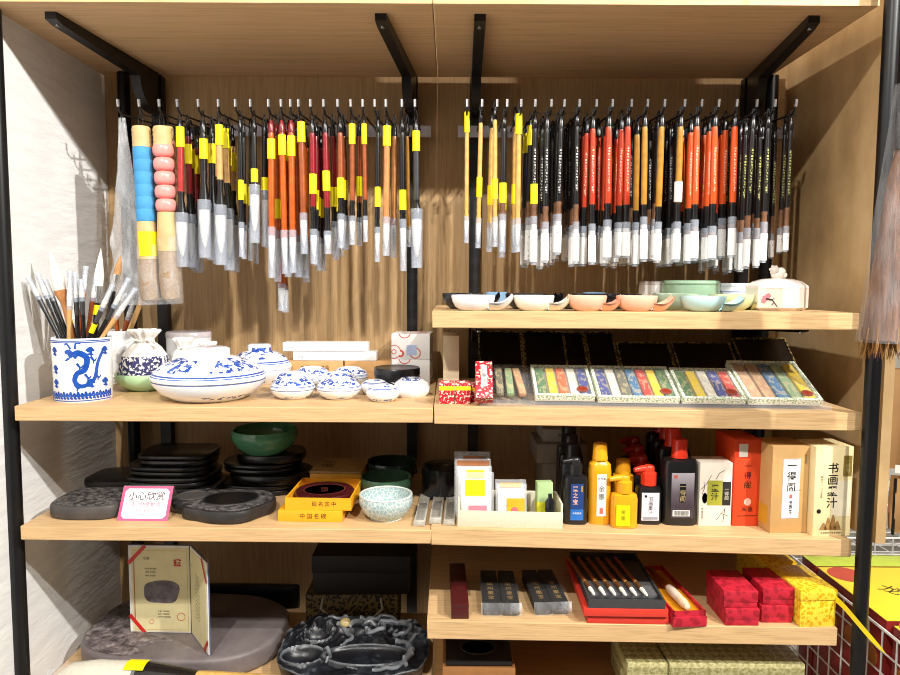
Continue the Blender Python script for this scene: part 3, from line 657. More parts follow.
for px, Y, r_, h_, lb in ((293, .112, 22, 21, 'front left small blue and white lidded box, nearest the big box'), (339, .112, 22, 21.5, 'front middle small blue and white lidded box'),
      (383, .082, 17, 17, 'small blue and white lidded box at the very front, beside the white peach'), (294, .203, 20, 20, 'small blue and white lidded box right behind the front left one'),
      (338, .203, 20, 20, 'small blue and white lidded box right behind the front middle one'), (312, .294, 19, 19, 'small blue and white lidded box in the rear left, below the white cartons'),
      (350, .294, 18.5, 19, 'small blue and white lidded box in the rear, left of the black tin'), (375, .166, 15, 15, 'smallest rear blue and white lidded box in front of the black tin')):
    paste_box(px, Y, r_, h_, lb)
# white peach box
p = L2.pos(411, .142); m = mpp(.142); r = 18.5*m
t = thing('peach_box', 'white peach-shaped porcelain box with small blue motif', 'lidded box', p)
part(t, 'body', MB().lathe([(0, 0), (r*.75, 0), (r*.95, 4*m), (r*1.0, 9*m), (r*.9, 14*m), (r*.55, 18.5*m), (r*.15, 18*m), (0, 17*m)], 40, lobes=5, amp=.05), bluewhite('bw_peach', 17*m, 19*m, 160, (), .48))
part(t, 'leaf', MB().surf(lambda u, v: ((-r*(.7+.45*u)), (v-.5)*r*.5*math.sin(math.pi*min(.98, u+.1)), (10+7*u-3*(u*u))*m), 8, 6), WP)
# black tin
p = L2.pos(397, .235); m = mpp(.235); r = 22.5*m
t = thing('round_tin', 'round black lidded tin in front of the red patterned cartons', 'tin', p)
BTIN = P('black_lacquer', '#17181a', .3)
part(t, 'tin_body', MB().lathe([(0, 0), (r, 0), (r, 15*m), (0, 15*m)], 40), BTIN)
part(t, 'tin_lid', MB().lathe([(0, 15*m), (r*1.03, 15*m), (r*1.03, 21.5*m), (r*1.0, 22.5*m), (r*.94, 22*m), (0, 22*m)], 40), BTIN)
# patterned cartons
n = N('red_ring_paper'); v = n.coord(scale=(1, 1, 1)); vo = n.n('ShaderNodeTexVoronoi', Scale=24.0); n.l(v, vo.inputs['Vector'])
d_ = vo.outputs['Distance']; ring = n.math('LESS_THAN', n.math('ABSOLUTE', n.math('SUBTRACT', n.math('FRACT', n.math('MULTIPLY', d_, 4.0)), .5)), .10); ring = n.math('MULTIPLY', ring, n.math('LESS_THAN', d_, .5))
RINGP = n.done(n.mix(ring, lin('#e4e0dc'), lin('#c8574c')), .55)
Yc = .335; m = mpp(Yc); p = L2.pos(412, Yc)
for k, (lb) in enumerate(('lower red ringed white carton, beneath another at the shelf back', 'upper red ringed white carton stacked at the shelf back')):
    t = thing('gift_carton', lb, 'carton', p+Vector((0, 0, k*(25.4*m))), -.06, 'red ringed cartons')
    part(t, 'carton_body', MB().box(-19*m, 19*m, -.03, .06, 0, 25.2*m, .001), RINGP)
    if k: part(t, 'blue_label', MB().box(-4*m, 6*m, -.0306, -.03, 4*m, 14*m), P('blue_patch', '#a9b6d4', .6))
# long white cartons on kraft cartons
Yk = .385; m = mpp(Yk); zb = L2.pos(340, Yk).z
def carton(name, x0, x1, y0, y1, z0, z1, mat, label, cat, group=None, bev=.001, rz=0):
    c = ((x0+x1)/2, (y0+y1)/2, z0); t = thing(name, label, cat, c, rz, group)
    a, b = (x1-x0)/2, (y1-y0)/2
    part(t, 'carton_body', MB().box(-a, a, -b, b, 0, z1-z0, bev), mat); return t
xx = lambda px, Y=Yk: px2x(px, Y)
t = carton('kraft_carton', xx(290), xx(345), Yk-.04, Yk+.018, zb, zb+21*m, KRAFT, 'kraft brown carton under the left ends of the white cartons', 'carton', 'kraft cartons')
text(t, '中国书画用品', .011, (0, -.0298, 14*m), INK)
t = carton('kraft_carton', xx(346.5), xx(392), Yk-.04, Yk+.018, zb, zb+21*m, KRAFT, 'kraft brown carton behind the round black tin', 'carton', 'kraft cartons')
part(t, 'flap_line', MB().box(-.05, .05, -.0296, -.0290, 10*m, 10.5*m), P('dark_kraft', '#9a7044', .7))  # darker brown line marking the carton flap
z1 = zb+21.2*m
for k, (a, b, lb) in enumerate(((296, 378, 'lower long white carton, shifted right'), (286, 369, 'upper long white carton of the pair'))):
    t = carton('long_carton', xx(a), xx(b), Yk-.04, Yk+.012, z1+k*9*m, z1+8.6*m+k*9*m, WHITE, lb+' on the kraft cartons', 'carton', 'long white cartons')
    part(t, 'end_ring', MB().tube([(-(xx(b)-xx(a))/2+.018+.006*math.cos(q), -.0265, .004+.007*math.sin(q)) for q in [math.pi*i/8 for i in range(9)]], .0006, 4), P('grey_print', '#9a9aa2', .6))
# ================================================================ upper right shelf: paint dishes
def dish(px, Y, wpx, hpx, mat, label, name='paint_dish', flip=1, group='leaf shaped paint dishes', dz=0, tail=True):
    p = R1.pos(px, Y)+Vector((0, 0, dz)); m = mpp(Y); a = wpx*m*.36; h = hpx*m
    t = thing(name, label, 'dish', p, 0, group)
    prof = [(0, 0), (.55, 0), (.6, .04), (.83, .25), (.97, .6), (1.02, .92), (1.0, 1.0), (.96, .98), (.90, .62), (.7, .3), (.4, .16), (0, .14)]
    part(t, 'bowl', MB().lathe([(r*a, z*h) for r, z in prof], 40, sy=.85, lobes=5, amp=.025, m=Matrix.Translation((-wpx*m*.14*flip, 0, 0))), mat)
    def tl(u, v):
        x = a*(.70+1.12*u+.06*math.sin(3.1*v)); w = a*.62*math.sqrt(max(0.02, 1-(.9*u)**3)); yy = (v-.5)*2*w
        z = h*(.05+.80*u**3)+h*.50*(2*v-1)**2*(1-.5*u)
        return ((x-wpx*m*.14)*flip, yy, z)
    if tail:
        q = MB().surf(tl, 10, 8); q.surf(lambda u, v: tuple(Vector(tl(u, v))-Vector((0, 0, h*.12))), 10, 8)
        part(t, 'curled_tail', q, mat)
    return t
PEACH = P('peach_glaze', '#f3c0a4', .15, var=.06, scale=15); SKY = P('pale_blue_glaze', '#bfe2e2', .15, var=.06, scale=15); SAGE = P('sage_glaze', '#a9bda3', .18, var=.08, scale=15); LIME = P('yellow_green_glaze', '#c5cd9d', .18, var=.08, scale=15)
DB = P('black_glaze', '#1b1c20', .15)
for px, w_, mt, lb in ((481, 60, WP, 'leftmost white leaf-shaped paint dish with curled tail'), (541, 56, P('cream_glaze', '#f3efe2', .12, var=.03), 'cream white leaf-shaped paint dish, second from left'),
                      (594, 54, PEACH, 'first peach leaf-shaped paint dish, right of the white ones'), (644, 56, PEACH, 'second peach leaf-shaped paint dish, beside the pale blue one'), (711, 62, SKY, 'pale blue leaf-shaped paint dish in front of the sage washer')):
    dish(px, .035, w_, 15.5, mt, lb)
for px, lb in ((470, 'black paint dish behind the leftmost white dish'), (533, 'black paint dish behind the cream white dish'), (583, 'black paint dish behind the first peach dish'), (628, 'black paint dish behind the second peach dish')):
    dish(px, .13, 56, 15.5, DB, lb, flip=1 if px != 583 else -1, group='black paint dishes in the second row')
for px, lb in ((500, 'small pale blue dish peeping out between the white dishes'), (598, 'small pale blue dish peeping out above the first peach dish')):
    dish(px, .24, 30, 15, P('blue_glaze', '#7fa4c4', .2), lb, group='small blue dishes in the third row', tail=False)
dish(684, .13, 62, 16, SAGE, 'sage green leaf-shaped dish behind the second peach dish')
dish(740, .12, 62, 15.5, LIME, 'yellow-green leaf-shaped dish behind the pale blue dish')
def washer(px, Y, rpx, hpx, mat, label, name='brush_washer', rim=None):
    p = R1.pos(px, Y); m = mpp(Y); r = rpx*m; h = hpx*m
    t = thing(name, label, 'washer', p)
    part(t, 'washer_body', MB().lathe([(0, 0), (r*.86, 0), (r*.95, h*.12), (r, h*.5), (r*.97, h*.85), (r*.9, h*.86), (r*.88, h*.2), (0, h*.15)], 40), mat)
    part(t, 'rim', MB().lathe([(r*.9, h*.85), (r*.985, h*.85), (r*1.0, h*.9), (r*.96, h*.99), (r*.88, h), (r*.84, h*.95), (r*.88, h*.86)], 40), rim or mat); return t
washer(690, .26, 28, 27, P('celadon_grey_glaze', '#8fae92', .2, var=.08, scale=15), 'large round sage celadon washer at the back of the upper shelf')
washer(655, .33, 16.5, 25, WP, 'white porcelain washer half hidden left of the sage washer', rim=P('mauve_rim', '#cfc6c8', .2))
w_ = washer(733, .30, 21, 24, bluewhite('bw_cup', .008, .024, 60, [(.036, .001)], .52, (215, 220, 225)), 'white washer with blue motif left of the octagonal jar')
# octagonal jar
p = R1.pos(776, .12); m = mpp(.12); r = 28.5*m
t = thing('octagonal_jar', 'white octagonal lidded jar with plum blossom painting and lion knob', 'jar', p)
ROT = Matrix.Rotation(R(22.5+8), 4, 'Z')
b = MB().lathe([(0, 0), (r*.88, 0), (r*.92, 1*m), (r*1.02, 3*m), (r*1.02, 22*m), (0, 22*m)], 8, ROT); part(t, 'jar_body', b, P('warm_white_glaze', '#f0e6dc', .15, var=.03), angle=20)
lid = part(t, 'jar_lid', MB().lathe([(0, 22*m), (r*1.03, 22*m), (r*1.0, 24.5*m), (r*.8, 28.5*m), (r*.5, 31*m), (0, 32*m)], 8, ROT), _MC['warm_white_glaze'], angle=20)
k = MB().ball((0, 0, 35*m), 5.5*m, 1.2, .9, .9).ball((-4*m, -2*m, 40*m), 4.2*m).ball((3*m, 0, 38*m), 5*m, 1, .9, .9).ball((6.5*m, 0, 35*m), 3*m)
for q in range(7): k.ball((-4*m+3.6*m*math.cos(q), -1*m, 40*m+3.4*m*math.sin(q)), 1.6*m, u=8, v=6)
part(lid, 'lion_knob', k, _MC['warm_white_glaze'])
# painted blossom on the front-left facet
fn = R(-127); ap = r*1.02*math.cos(R(22.5))+.0007
def facet(u, z, e=0): d = Vector((math.cos(fn), math.sin(fn), 0)); q = Vector((-d.y, d.x, 0)); return d*(ap+e)+q*u+Vector((0, 0, z))
mb = MB()
for cx_, cz_ in ((-.010, .026), (-.004, .030), (-.012, .020)):
    for q in range(5): mb.poly([facet(cx_+.0030*math.cos(q*1.257)+.0026*math.cos(s), cz_+.0030*math.sin(q*1.257)+.0026*math.sin(s), q*.00002) for s in [2*math.pi*i/8 for i in range(8)]])
part(t, 'painted_blossom', mb, P('pink_petals', '#d98f9d', .3, var=.25, scale=300))
mb = MB()
for pts, w in (([(-.008, .024), (.004, .022), (.010, .014), (.014, .008)], .0016), ([(.004, .022), (.008, .026)], .0008), ([(.008, .017), (.003, .012)], .0009)):
    mb.surf(lambda u, v: facet(pts[int(round(u*(len(pts)-1)))][0], pts[int(round(u*(len(pts)-1)))][1]+(v-.5)*2*w, .0002), len(pts)-1, 1)
part(t, 'painted_branch', mb, P('ink_brown', '#2a211f', .4))
# ================================================================ right shelf: colour ink boxes
REDB = brocade('red_brocade', '#9a1526', '#bb2034', 70); 
n = N('red_gold_print'); v = n.coord(); REDP = n.done(n.mix(n.math('GREATER_THAN', n.noise(v, 170, 2), .55), lin('#b5182c'), lin('#e8c7b4')), .45)
def upright_box(name, S, x0, x1, py, depth, hpx, mat, label, cat, group=None, rz=0, bev=.0008, Yadd=0):
    """carton whose front bottom edge lies at pixel row py between px x0..x1"""
    f = S.hit((x0+x1)/2, py); m = mpp(f.y); w = (x1-x0)*m/2
    t = thing(name, label, cat, f, rz, group)
    part(t, 'carton_body', MB().box(-w, w, 0, depth, 0, hpx*m, bev), mat); return t, w, hpx*m, m
# beige book end
t, w, h, m = upright_box('display_block', R2, 443, 459, 397, .10, 62, P('beige_board', '#c9b99a', .6), 'beige upright display block at the left end, behind the red cartons', 'display block')
part(t, 'back_edge', MB().box(-w, w, .1, .1015, 0, h), WHITE)
for k, (a, b) in enumerate(((439, 454), (454.6, 470.5))):
    t, w, h, m = upright_box('small_carton', R2, a, b, 404, .045, 21, REDP, ('left' if not k else 'right')+' small red carton with yellow band, at the shelf left end', 'carton', 'small red and yellow cartons')
    part(t, 'yellow_band', MB().box(-w-.0003, w+.0003, -.0004, .006, h*.66, h*.86), P('yellow_print', '#f0d41f', .5))
    part(t, 'white_patch', MB().box(-w*.35, w*.35, .012, .03, h, h+.0004), WHITE)
t, w, h, m = upright_box('small_carton', R2, 470.8, 476, 402, .05, 17, REDP, 'third small red carton squeezed behind the tall red carton', 'carton', 'small red and yellow cartons')
part(t, 'yellow_band', MB().box(-w, w, -.0004, .0, h*.66, h*.86), P('yellow_print', '#f0d41f', .5))
# acrylic riser the ink boxes lean on
Y0r, Y1r, hr_ = .02, .15, .018
zr0 = R2.pos(655, Y0r).z
slope = R(27)
def on_riser(px, py):       # leaning plane that rises to the back
    r = ray(px, py); o = Vector((0, .012, zr0+.006)); nn = Vector((0, -math.sin(slope), math.cos(slope))); t = (o-CP).dot(nn)/r.dot(nn); return CP+r*t
ax0, ax1 = px2x(480, .05), px2x(824, .05)
zx = lambda X: R2.z(X)-R2.z(px2x(655, 0))
def R2slope(): return math.atan2(R2.b.z-R2.a.z, R2.b.x-R2.a.x)
t = thing('acrylic_riser', 'clear sloping acrylic stand under the ink stick boxes', 'display stand', ((ax0+ax1)/2, 0, R2.z((ax0+ax1)/2)), 0, rot=(0, -R2slope(), 0))
hw = (ax1-ax0)/2; dz0 = .0045
tan = math.tan(slope); c_ = math.cos(slope)
part(t, 'sloping_plate', MB().box(-hw, hw, 0, .135, -.003, 0, m=Matrix.Translation((0, .010, .004+.0)) @ Matrix.Rotation(slope, 4, 'X')), GLASS)
part(t, 'front_lip', MB().box(-hw, hw, .004, .007, 0, .012), GLASS)
part(t, 'rear_leg', MB().box(-hw, hw, .128, .131, 0, .128*tan-.004), GLASS)
RM = t.matrix_basis.copy() if False else None
RISER = Matrix.Translation(t.location) @ Matrix.Rotation(-R2slope(), 4, 'Y') @ Matrix.Translation((0, .010, .0045)) @ Matrix.Rotation(slope, 4, 'X')
SC_COL = {'g': '#4f7a4a', 'y': '#e2c21e', 'o': '#d8602a', 'w': '#dcd8cc', 'b': '#39458a', 'r': '#bf3426', 'n': '#6b6a58', 't': '#3b6f98', 'l': '#7f9a72', 'k': '#b98f6b'}
def inkmat(k):
    nm = 'ink_stick_'+k
    if nm in _MC: return _MC[nm]
    n = N(nm); f = n.noise(n.coord(scale=(1.6, .8, 1)), 75, 2, .6); g = n.math('GREATER_THAN', f, .54)
    _MC[nm] = n.done(n.mix(n.math('MULTIPLY', g, .45), lin(SC_COL[k]), lin('#cdb98a')), .4); return _MC[nm]
n = N('green_key_border'); f = n.noise(n.coord(), 240, 2); BORD = n.done(n.mix(n.math('GREATER_THAN', f, .52), lin('#f2f2e6'), lin('#a9bd98')), .5)
n = N('gold_key_border'); f = n.noise(n.coord(), 240, 2); GBORD = n.done(n.mix(n.math('GREATER_THAN', f, .52), lin('#3a3020'), lin('#c9b06a')), .5)
INV = RISER.inverted()
def riser_uv(px, py):
    r = INV.to_3x3() @ ray(px, py); o = INV @ CP; t = -o.z/r.z; q = o+r*t; return q.x, q.y
def inkbox(xa, xb, ytop, ybot, cols, label, seal=None, gold=False, z0=.0008, dy=0):
    xl, v0 = riser_uv(xa, ybot); xr, _ = riser_uv(xb-1.5, ybot); _, v1 = riser_uv((xa+xb)/2, ytop)
    w = (xr-xl)/2; H = max(.05, v1-v0)
    t = thing('ink_stick_box', label, 'ink set', (0, 0, 0), 0, 'open boxes of coloured ink sticks')
    t.matrix_basis = RISER @ Matrix.Translation(((xl+xr)/2, v0, z0))
    bd = GBORD if gold else BORD; hgt = .014; bw = .006
    part(t, 'tray', MB().box(-w, w, 0, H, 0, .003), P('white_tray', '#dedacd', .6))
    fr = MB().box(-w, w, 0, bw, .003, hgt).box(-w, w, H-bw, H, .003, hgt).box(-w, -w+bw, bw, H-bw, .003, hgt).box(w-bw, w, bw, H-bw, .003, hgt)
    part(t, 'border_frame', fr, bd)
    g = (2*w-2*bw)/len(cols)
    for i, k in enumerate(cols):
        cx_ = -w+bw+g*(i+.5)
        part(t, 'ink_stick', MB().box(cx_-g*.41, cx_+g*.41, bw+.002, H-bw-.002, .003, .012, .0018), inkmat(k))
    if seal: part(t, 'red_seal', MB().lathe([(0, .0125), (.0095, .0125), (.0095, .0145), (0, .0148)], 16, Matrix.Translation((w-.022, .022, 0)), sx=1.2), P('oxblood_seal', '#8c3420', .4))
    part(t, 'clear_cover', MB().box(-w+.002, w-.002, .002, H-.002, hgt, hgt+.0006), clear('thin_film', fac=.04, rough=.05))
    return t
inkbox(535, 596, 371, 401, 'gyowb', 'open ink box with five sticks in green, yellow, orange, white and blue', True)
inkbox(598, 680, 372, 403, 'bwntryg', 'open ink box with seven colour sticks and red seal, second box', True)
inkbox(682, 746, 374, 404, 'gywbr', 'open ink box with five colour sticks and red seal, third box', True)
inkbox(748, 822, 367, 405, 'kktly', 'rightmost open ink box, larger, with pale sticks and red seal', True)
# loose ink sticks in a clear tray + tall red carton, leaning on the riser
for i, (px, k) in enumerate(((499, 'n'), (509, 'l'), (521, 'k'))):
    x_, v0 = riser_uv(px, 398); x_, v1 = riser_uv(px, 372)
    t = thing('ink_stick', ('left', 'middle', 'right')[i]+' loose patterned ink stick beside the tall red carton', 'ink stick', (0, 0, 0), 0, 'loose patterned ink sticks')
    t.matrix_basis = RISER @ Matrix.Translation((riser_uv(px, 385)[0], v0, .0008)) @ Matrix.Rotation((.0, .0, .10)[i], 4, 'Z')
    part(t, 'stick_body', MB().box(-.0075, .0075, 0, v1-v0, 0, .011, .003), inkmat(k))
    part(t, 'film_wrap', MB().box(-.0085, .0085, -.002, v1-v0+.012, -.0004, .0122, .002), clear('thin_film'))
xa, v0 = riser_uv(484, 404)
t = thing('tall_carton', 'tall red patterned carton with white label leaning beside loose ink sticks', 'carton', (0, 0, 0))
t.matrix_basis = RISER @ Matrix.Translation((xa, max(v0, -.002), .0008)) @ Matrix.Rotation(R(22), 4, 'X')
part(t, 'carton_body', MB().box(-.0165, .0165, 0, .085, 0, .022, .001), REDP)
part(t, 'white_label', MB().box(-.006, .006, .026, .074, .022, .0225), WHITE); text(t, '水墨画', .011, (0, .05, .0228), INK, (0, 0, 0), True, 1.1)
# dark lids leaning on the back panel
DARKL = P('dark_lacquer_panel', '#1c1410', .35, var=.35, scale=25)
LEAN = [(479, 527, 372, 332), (527, 573, 372, 332), (571, 594, 372, 333), (594, 626, 372, 333), (626, 684, 372, 343), (685, 750, 373, 343), (752, 812, 376, 339)]
LN = ['leftmost', 'second', 'third', 'fourth', 'fifth', 'sixth', 'rightmost']
for i, (a, b, yb_, yt_) in enumerate(LEAN):
    Yb = .175+.003*(i % 2); f = R2.pos((a+b)/2, Yb); m = mpp(Yb); w = (b-a)*m/2*.97
    ang = R(48); H = .1
    for it in range(8): H = (onY((a+b)/2, yt_, Yb+H*math.sin(ang)).z-f.z)/math.cos(ang)
    t = thing('box_lid', f'{LN[i]} dark box lid with gold border propped behind the ink sets', 'box lid', f+Vector((0, 0, .0016)), 0, 'dark box lids propped at the back', rot=(-ang, 0, 0) )
    part(t, 'panel', MB().box(-w, w, 0, .006, 0, H), DARKL)
    e = .0036; fr = MB().box(-w, w, -.002, 0, 0, e).box(-w, w, -.002, 0, H-e, H).box(-w, -w+e, -.002, 0, e, H-e).box(w-e, w, -.002, 0, e, H-e)
    part(t, 'gold_border', fr, GBORD)
    text(t, '书画' if i % 2 else '墨宝', .018, (-w*.45, -.0006, H*.45), P('dim_gold', '#4a3a22', .4, .3), (math.pi/2, 0, 0), True)
# ================================================================ left shelf with inkstones
SLATE = stone('slate_stone', '#1c1c1d', '#2c2b2c', 20, .4, .2); SLATEG = stone('grey_slate', '#3b3836', '#524d4a', 14, .5, .25)
n = N('carved_slate'); v = n.coord(); f = n.noise(v, 70, 5, .7); n.bump(f, 1.0, .006); CARVED = n.done(n.ramp(f, [(.42, lin('#232222')), (.62, lin('#6b6865'))]), .45)
BLK = stone('black_stone', '#0e0e0f', '#1a191a', 25, .28, .15)
def blob(n_, rx, ry, seed, irr=.08, sq=2.4):
    o = []
    for i in range(n_):
        a = 2*math.pi*i/n_; c, s_ = math.cos(a), math.sin(a)
        k = 1+irr*noise.noise((c*1.3+seed, s_*1.3, seed*2.1))*2
        o.append((rx*k*math.copysign(abs(c)**(2/sq), c), ry*k*math.copysign(abs(s_)**(2/sq), s_)))
    return o
def inkstone(loc, rx, ry, h, seed, label, mat=SLATE, pool=True, carve=False, irr=.08, sq=2.4, rz=0, group=None, name='inkstone', lid=False, cmat=None):
    t = thing(name, label, 'inkstone', loc, rz, group)
    P0 = blob(48, rx, ry, seed, irr, sq)
    hb = h*.55 if lid else h
    part(t, 'stone_body', MB().prism(P0, 0, hb, min(h*.28, .006)), mat)
    if lid: part(t, 'stone_lid', MB().prism([(x*1.02, y*1.02) for x, y in P0], hb+.0005, h, min(h*.2, .005)), mat)
    if carve: part(t, 'carved_top', MB().prism([(x*.93, y*.92) for x, y in P0], hb-.001, hb+.0018, .001), cmat or CARVED)
    if pool:
        q = MB(); Pp = [(x*.62+rx*.02, y*.60+ry*.05) for x, y in blob(48, rx, ry, seed+3, .04, 2.1)]
        z0 = hb+(.0019 if carve else .0002)
        rimz = .0018
        q.surf(lambda u, v: (Pp[int(round(u*48)) % 48][0]*(1+.09*(v-.5)), Pp[int(round(u*48)) % 48][1]*(1+.09*(v-.5)), z0+rimz*math.sin(math.pi*v)), 48, 6)
        part(t, 'pool_rim', q, mat)
        part(t, 'grinding_pool', MB().prism([(x*.97, y*.97) for x, y in Pp], z0-.001, z0+.0006), BLK)
    return t
p = L3.pos(96, .10); m = mpp(.1)
inkstone(p, 36*m, .068, 14*m, 1, 'flat grey inkstone with densely carved top at the left end', SLATEG, False, True, .02, 3.5, 0)
p = L3.pos(135, .30); inkstone(p, .10, .07, .022, 9, 'dark slab inkstone lying behind the carved left one', SLATE, False, False, .05, 3.2)
p = L3.pos(230, .095); m = mpp(.095)
inkstone(p, 42.5*m, .078, 13*m, 4.2, 'dark irregular front inkstone with grinding pool, left of yellow boxes', stone('charcoal_stone', '#1d1c1c', '#302e2d', 30, .45, .3), True, True, .10, 2.3, .1, cmat=n and CARVED)
# black stack (left)
p0 = L3.pos(176, .20); z = p0.z
for i, (dx, rx, ry, h, lid, lb) in enumerate(((.012, .088, .07, .026, False, 'lowest black inkstone of the left stack, beneath the round one'), (-.012, .092, .075, .024, True, 'second lidded black inkstone from the bottom of the left stack'),
        (-.014, .090, .072, .022, True, 'third lidded black inkstone of the left stack'), (0, .080, .065, .024, True, 'top black inkstone of the left stack'))):
    inkstone((p0.x+dx, .235, z), rx, ry, h, 11+i, lb, BLK, i == 3, False, .03, 3.6, 0, 'black inkstones in the left stack', lid=lid); z += h+.0045*(i == 3)+.0006
p = L3.pos(193, .115); m = mpp(.115); r = 21*m
t = thing('round_inkstone', 'round glossy black inkstone behind the little sign', 'inkstone', p)
part(t, 'stone_body', MB().lathe([(0, 0), (r*.9, 0), (r, 3*m), (r*1.02, 9*m), (r*.9, 13*m), (r*.72, 14*m), (r*.66, 12*m), (0, 11*m)], 36), stone('grey_black_stone', '#242424', '#343332', 30, .25, .1))
part(t, 'pool_rim', MB().lathe([(r*.62, 13*m), (r*.7, 14.5*m), (r*.78, 13.6*m)], 36), SLATEG)
# second black stack with green bowl
p0 = L3.pos(268, .27); z = p0.z
for i, (r, h, lb) in enumerate(((.098, .024, 'lowest round black inkstone under the green bowl'), (.095, .022, 'second round black inkstone under the green bowl'), (.088, .022, 'third round black inkstone under the green bowl'), (.080, .020, 'top round black inkstone directly under the green bowl'))):
    inkstone((p0.x+.01*(1 if i % 2 else -1), .27, z), r, r*.8, h, 21+i, lb, BLK, i == -1, False, .03, 2.2, 0, 'round black inkstones in the bowl stack', lid=i % 2 == 0); z += h+.0006
def bowl(loc, r, h, mat, label, name='celadon_bowl', inner=None, seg=48):
    t = thing(name, label, 'bowl', loc)
    part(t, 'bowl_body', MB().lathe([(0, 0), (r*.58, 0), (r*.62, h*.05), (r*.86, h*.30), (r*.99, h*.65), (r, h*.85), (r*.965, h), (r*.93, h*.98), (r*.935, h*.65), (r*.80, h*.3), (r*.5, h*.12), (0, h*.1)], seg), mat)
    if inner: part(t, 'foot_ring', MB().lathe([(r*.5, -.0), (r*.6, -.0), (r*.58, h*.03), (r*.5, h*.03)], seg), inner)
    return t
JADE = P('jade_glaze', '#4f8a66', .1, var=.2, scale=14); DJADE = P('dark_jade_glaze', '#3c5a44', .15, var=.2, scale=14); DJADE2 = P('deep_green_glaze', '#26352c', .15, var=.2, scale=14)
bowl((p0.x, .25, z), 33*mpp(.25), 24*mpp(.25), JADE, 'glossy jade green bowl on top of the black inkstone stack')
n = N('crackle_glaze'); vo = n.n('ShaderNodeTexVoronoi', Scale=125.0, _feature='DISTANCE_TO_EDGE'); n.l(n.coord(), vo.inputs['Vector'])
CRACK = n.done(n.ramp(vo.outputs['Distance'], [(.02, lin('#cdd6d2')), (.16, lin('#9db6b8'))]), .15)
p = L3.pos(386, .073); m = mpp(.073); bowl(p, 27.5*m, 24*m, CRACK, 'pale blue crackle glazed bowl at the front of the shelf', inner=WP)
cb = [o for o in bpy.data.objects if o.get('label', '').startswith('pale blue crackle')][0]
part(cb, 'pale_rim', MB().tube([(27.5*m*.95*math.cos(i*.1309), 27.5*m*.95*math.sin(i*.1309), 24*m) for i in range(49)], .0022, 6), P('pale_rim_glaze', '#d5dcd4', .15))
p = L3.pos(386, .188); bowl(p, 26.5*mpp(.188), 25*mpp(.188), DJADE, 'dark green bowl directly behind the crackle bowl')
p = L3.pos(392, .305); bowl(p, 25.5*mpp(.305), 25*mpp(.305), DJADE2, 'darkest green bowl, third in the row behind the crackle bowl')
# black round pot
p = L3.pos(443, .22); m = mpp(.22); r = 21*m
t = thing('round_tin', 'glossy black round lidded pot behind the stone paperweights', 'tin', (p.x, p.y, R3.z(p.x)+.0005 if p.x > L3.b.x else p.z))
part(t, 'tin_body', MB().lathe([(0, 0), (r, 0), (r*1.02, .003), (r*1.02, 21*m), (0, 21*m)], 40), DB)
part(t, 'tin_lid', MB().lathe([(0, 21*m), (r*1.05, 21*m), (r*1.05, 29*m), (r*.9, 31*m), (r*.3, 32*m), (0, 33*m)], 40), DB)
# stone paperweights
n = N('grey_crystal'); v = n.coord(); CRYS = n.done(n.ramp(n.noise(v, 60, 5, .7), [(.35, lin('#a09b90')), (.65, lin('#c8c3b8'))]), .2)
for i, (a, b, S_) in enumerate(((413, 425, L3), (428, 442, L3), (443, 455, R3))):
    f = S_.hit((a+b)/2, 527-.5*i); bk = S_.hit((a+b)/2+2, 492); w = (b-a)/2*mpp(f.y)
    if i == 1: w *= .9
    t = thing('paperweight', ('left', 'middle', 'right')[i]+' grey carved stone paperweight lying across the shelf seam', 'paperweight', (f.x, f.y, max(f.z, L3.z(f.x) if f.x < L3.b.x+.02 else -9, R3.z(f.x) if f.x+w > R3.a.x else -9)+.0004), -.03, 'flat grey stone paperweights')
    part(t, 'stone_bar', MB().box(-w, w, .002, bk.y-f.y, 0, .007, .0015), CRYS)
    part(t, 'carved_band', MB().box(-w*.7, w*.7, .02, (bk.y-f.y)*.55, .007, .0077, .0003), P('grey_relief', '#928d83', .4, var=.3, scale=150))
# acrylic sign
f = L3.hit(142, 521); m = mpp(f.y); W, H = 26*m, 34*m
t = thing('acrylic_sign', 'small acrylic shelf sign with pink border and Chinese warning', 'sign', f, .0)
til = Matrix.Rotation(R(-38), 4, 'X')
Hs = 31*m/math.cos(R(30))
t.rotation_euler = (R(-30), 0, 0)
part(t, 'acrylic_sheet', MB().box(-W, W, .0012, .003, 0, Hs+.002), GLASS)
part(t, 'back_leg', MB().box(-W, W, 0, .0015, -.052, 0, m=Matrix.Translation((0, .0025, Hs)) @ Matrix.Rotation(R(62), 4, 'X')), GLASS)
PINK = P('pink_print', '#e0507e', .5)
part(t, 'pink_border', MB().box(-W, W, .0004, .001, 0, Hs), PINK)
c1 = .006; poly_ = [(-W*.88+c1, 0), (W*.88-c1, 0), (W*.88, c1), (W*.88, Hs*.86-c1), (W*.88-c1, Hs*.86), (-W*.88+c1, Hs*.86), (-W*.88, Hs*.86-c1), (-W*.88, c1)]
part(t, 'white_face', MB().poly([(x, .0002, z+Hs*.07) for x, z in poly_]), P('sign_white', '#f5eef2', .4, var=.02))
text(t, '小心欣赏', .0185, (0, -.0001, Hs*.70), P('sign_ink', '#2a1c23', .6), gap=1.02, wt=.004)
text(t, '请勿随意触摸', .0105, (0, -.0001, Hs*.46), P('sign_pink_ink', '#b06a86', .6), gap=1.0)
text(t, '如需挑选请联系店员', .0052, (0, -.0001, Hs*.29), P('sign_pink_ink', '#b06a86', .6), gap=1.0); text(t, '谢谢配合', .0052, (0, -.0001, Hs*.18), P('sign_pink_ink', '#b06a86', .6), gap=1.0)
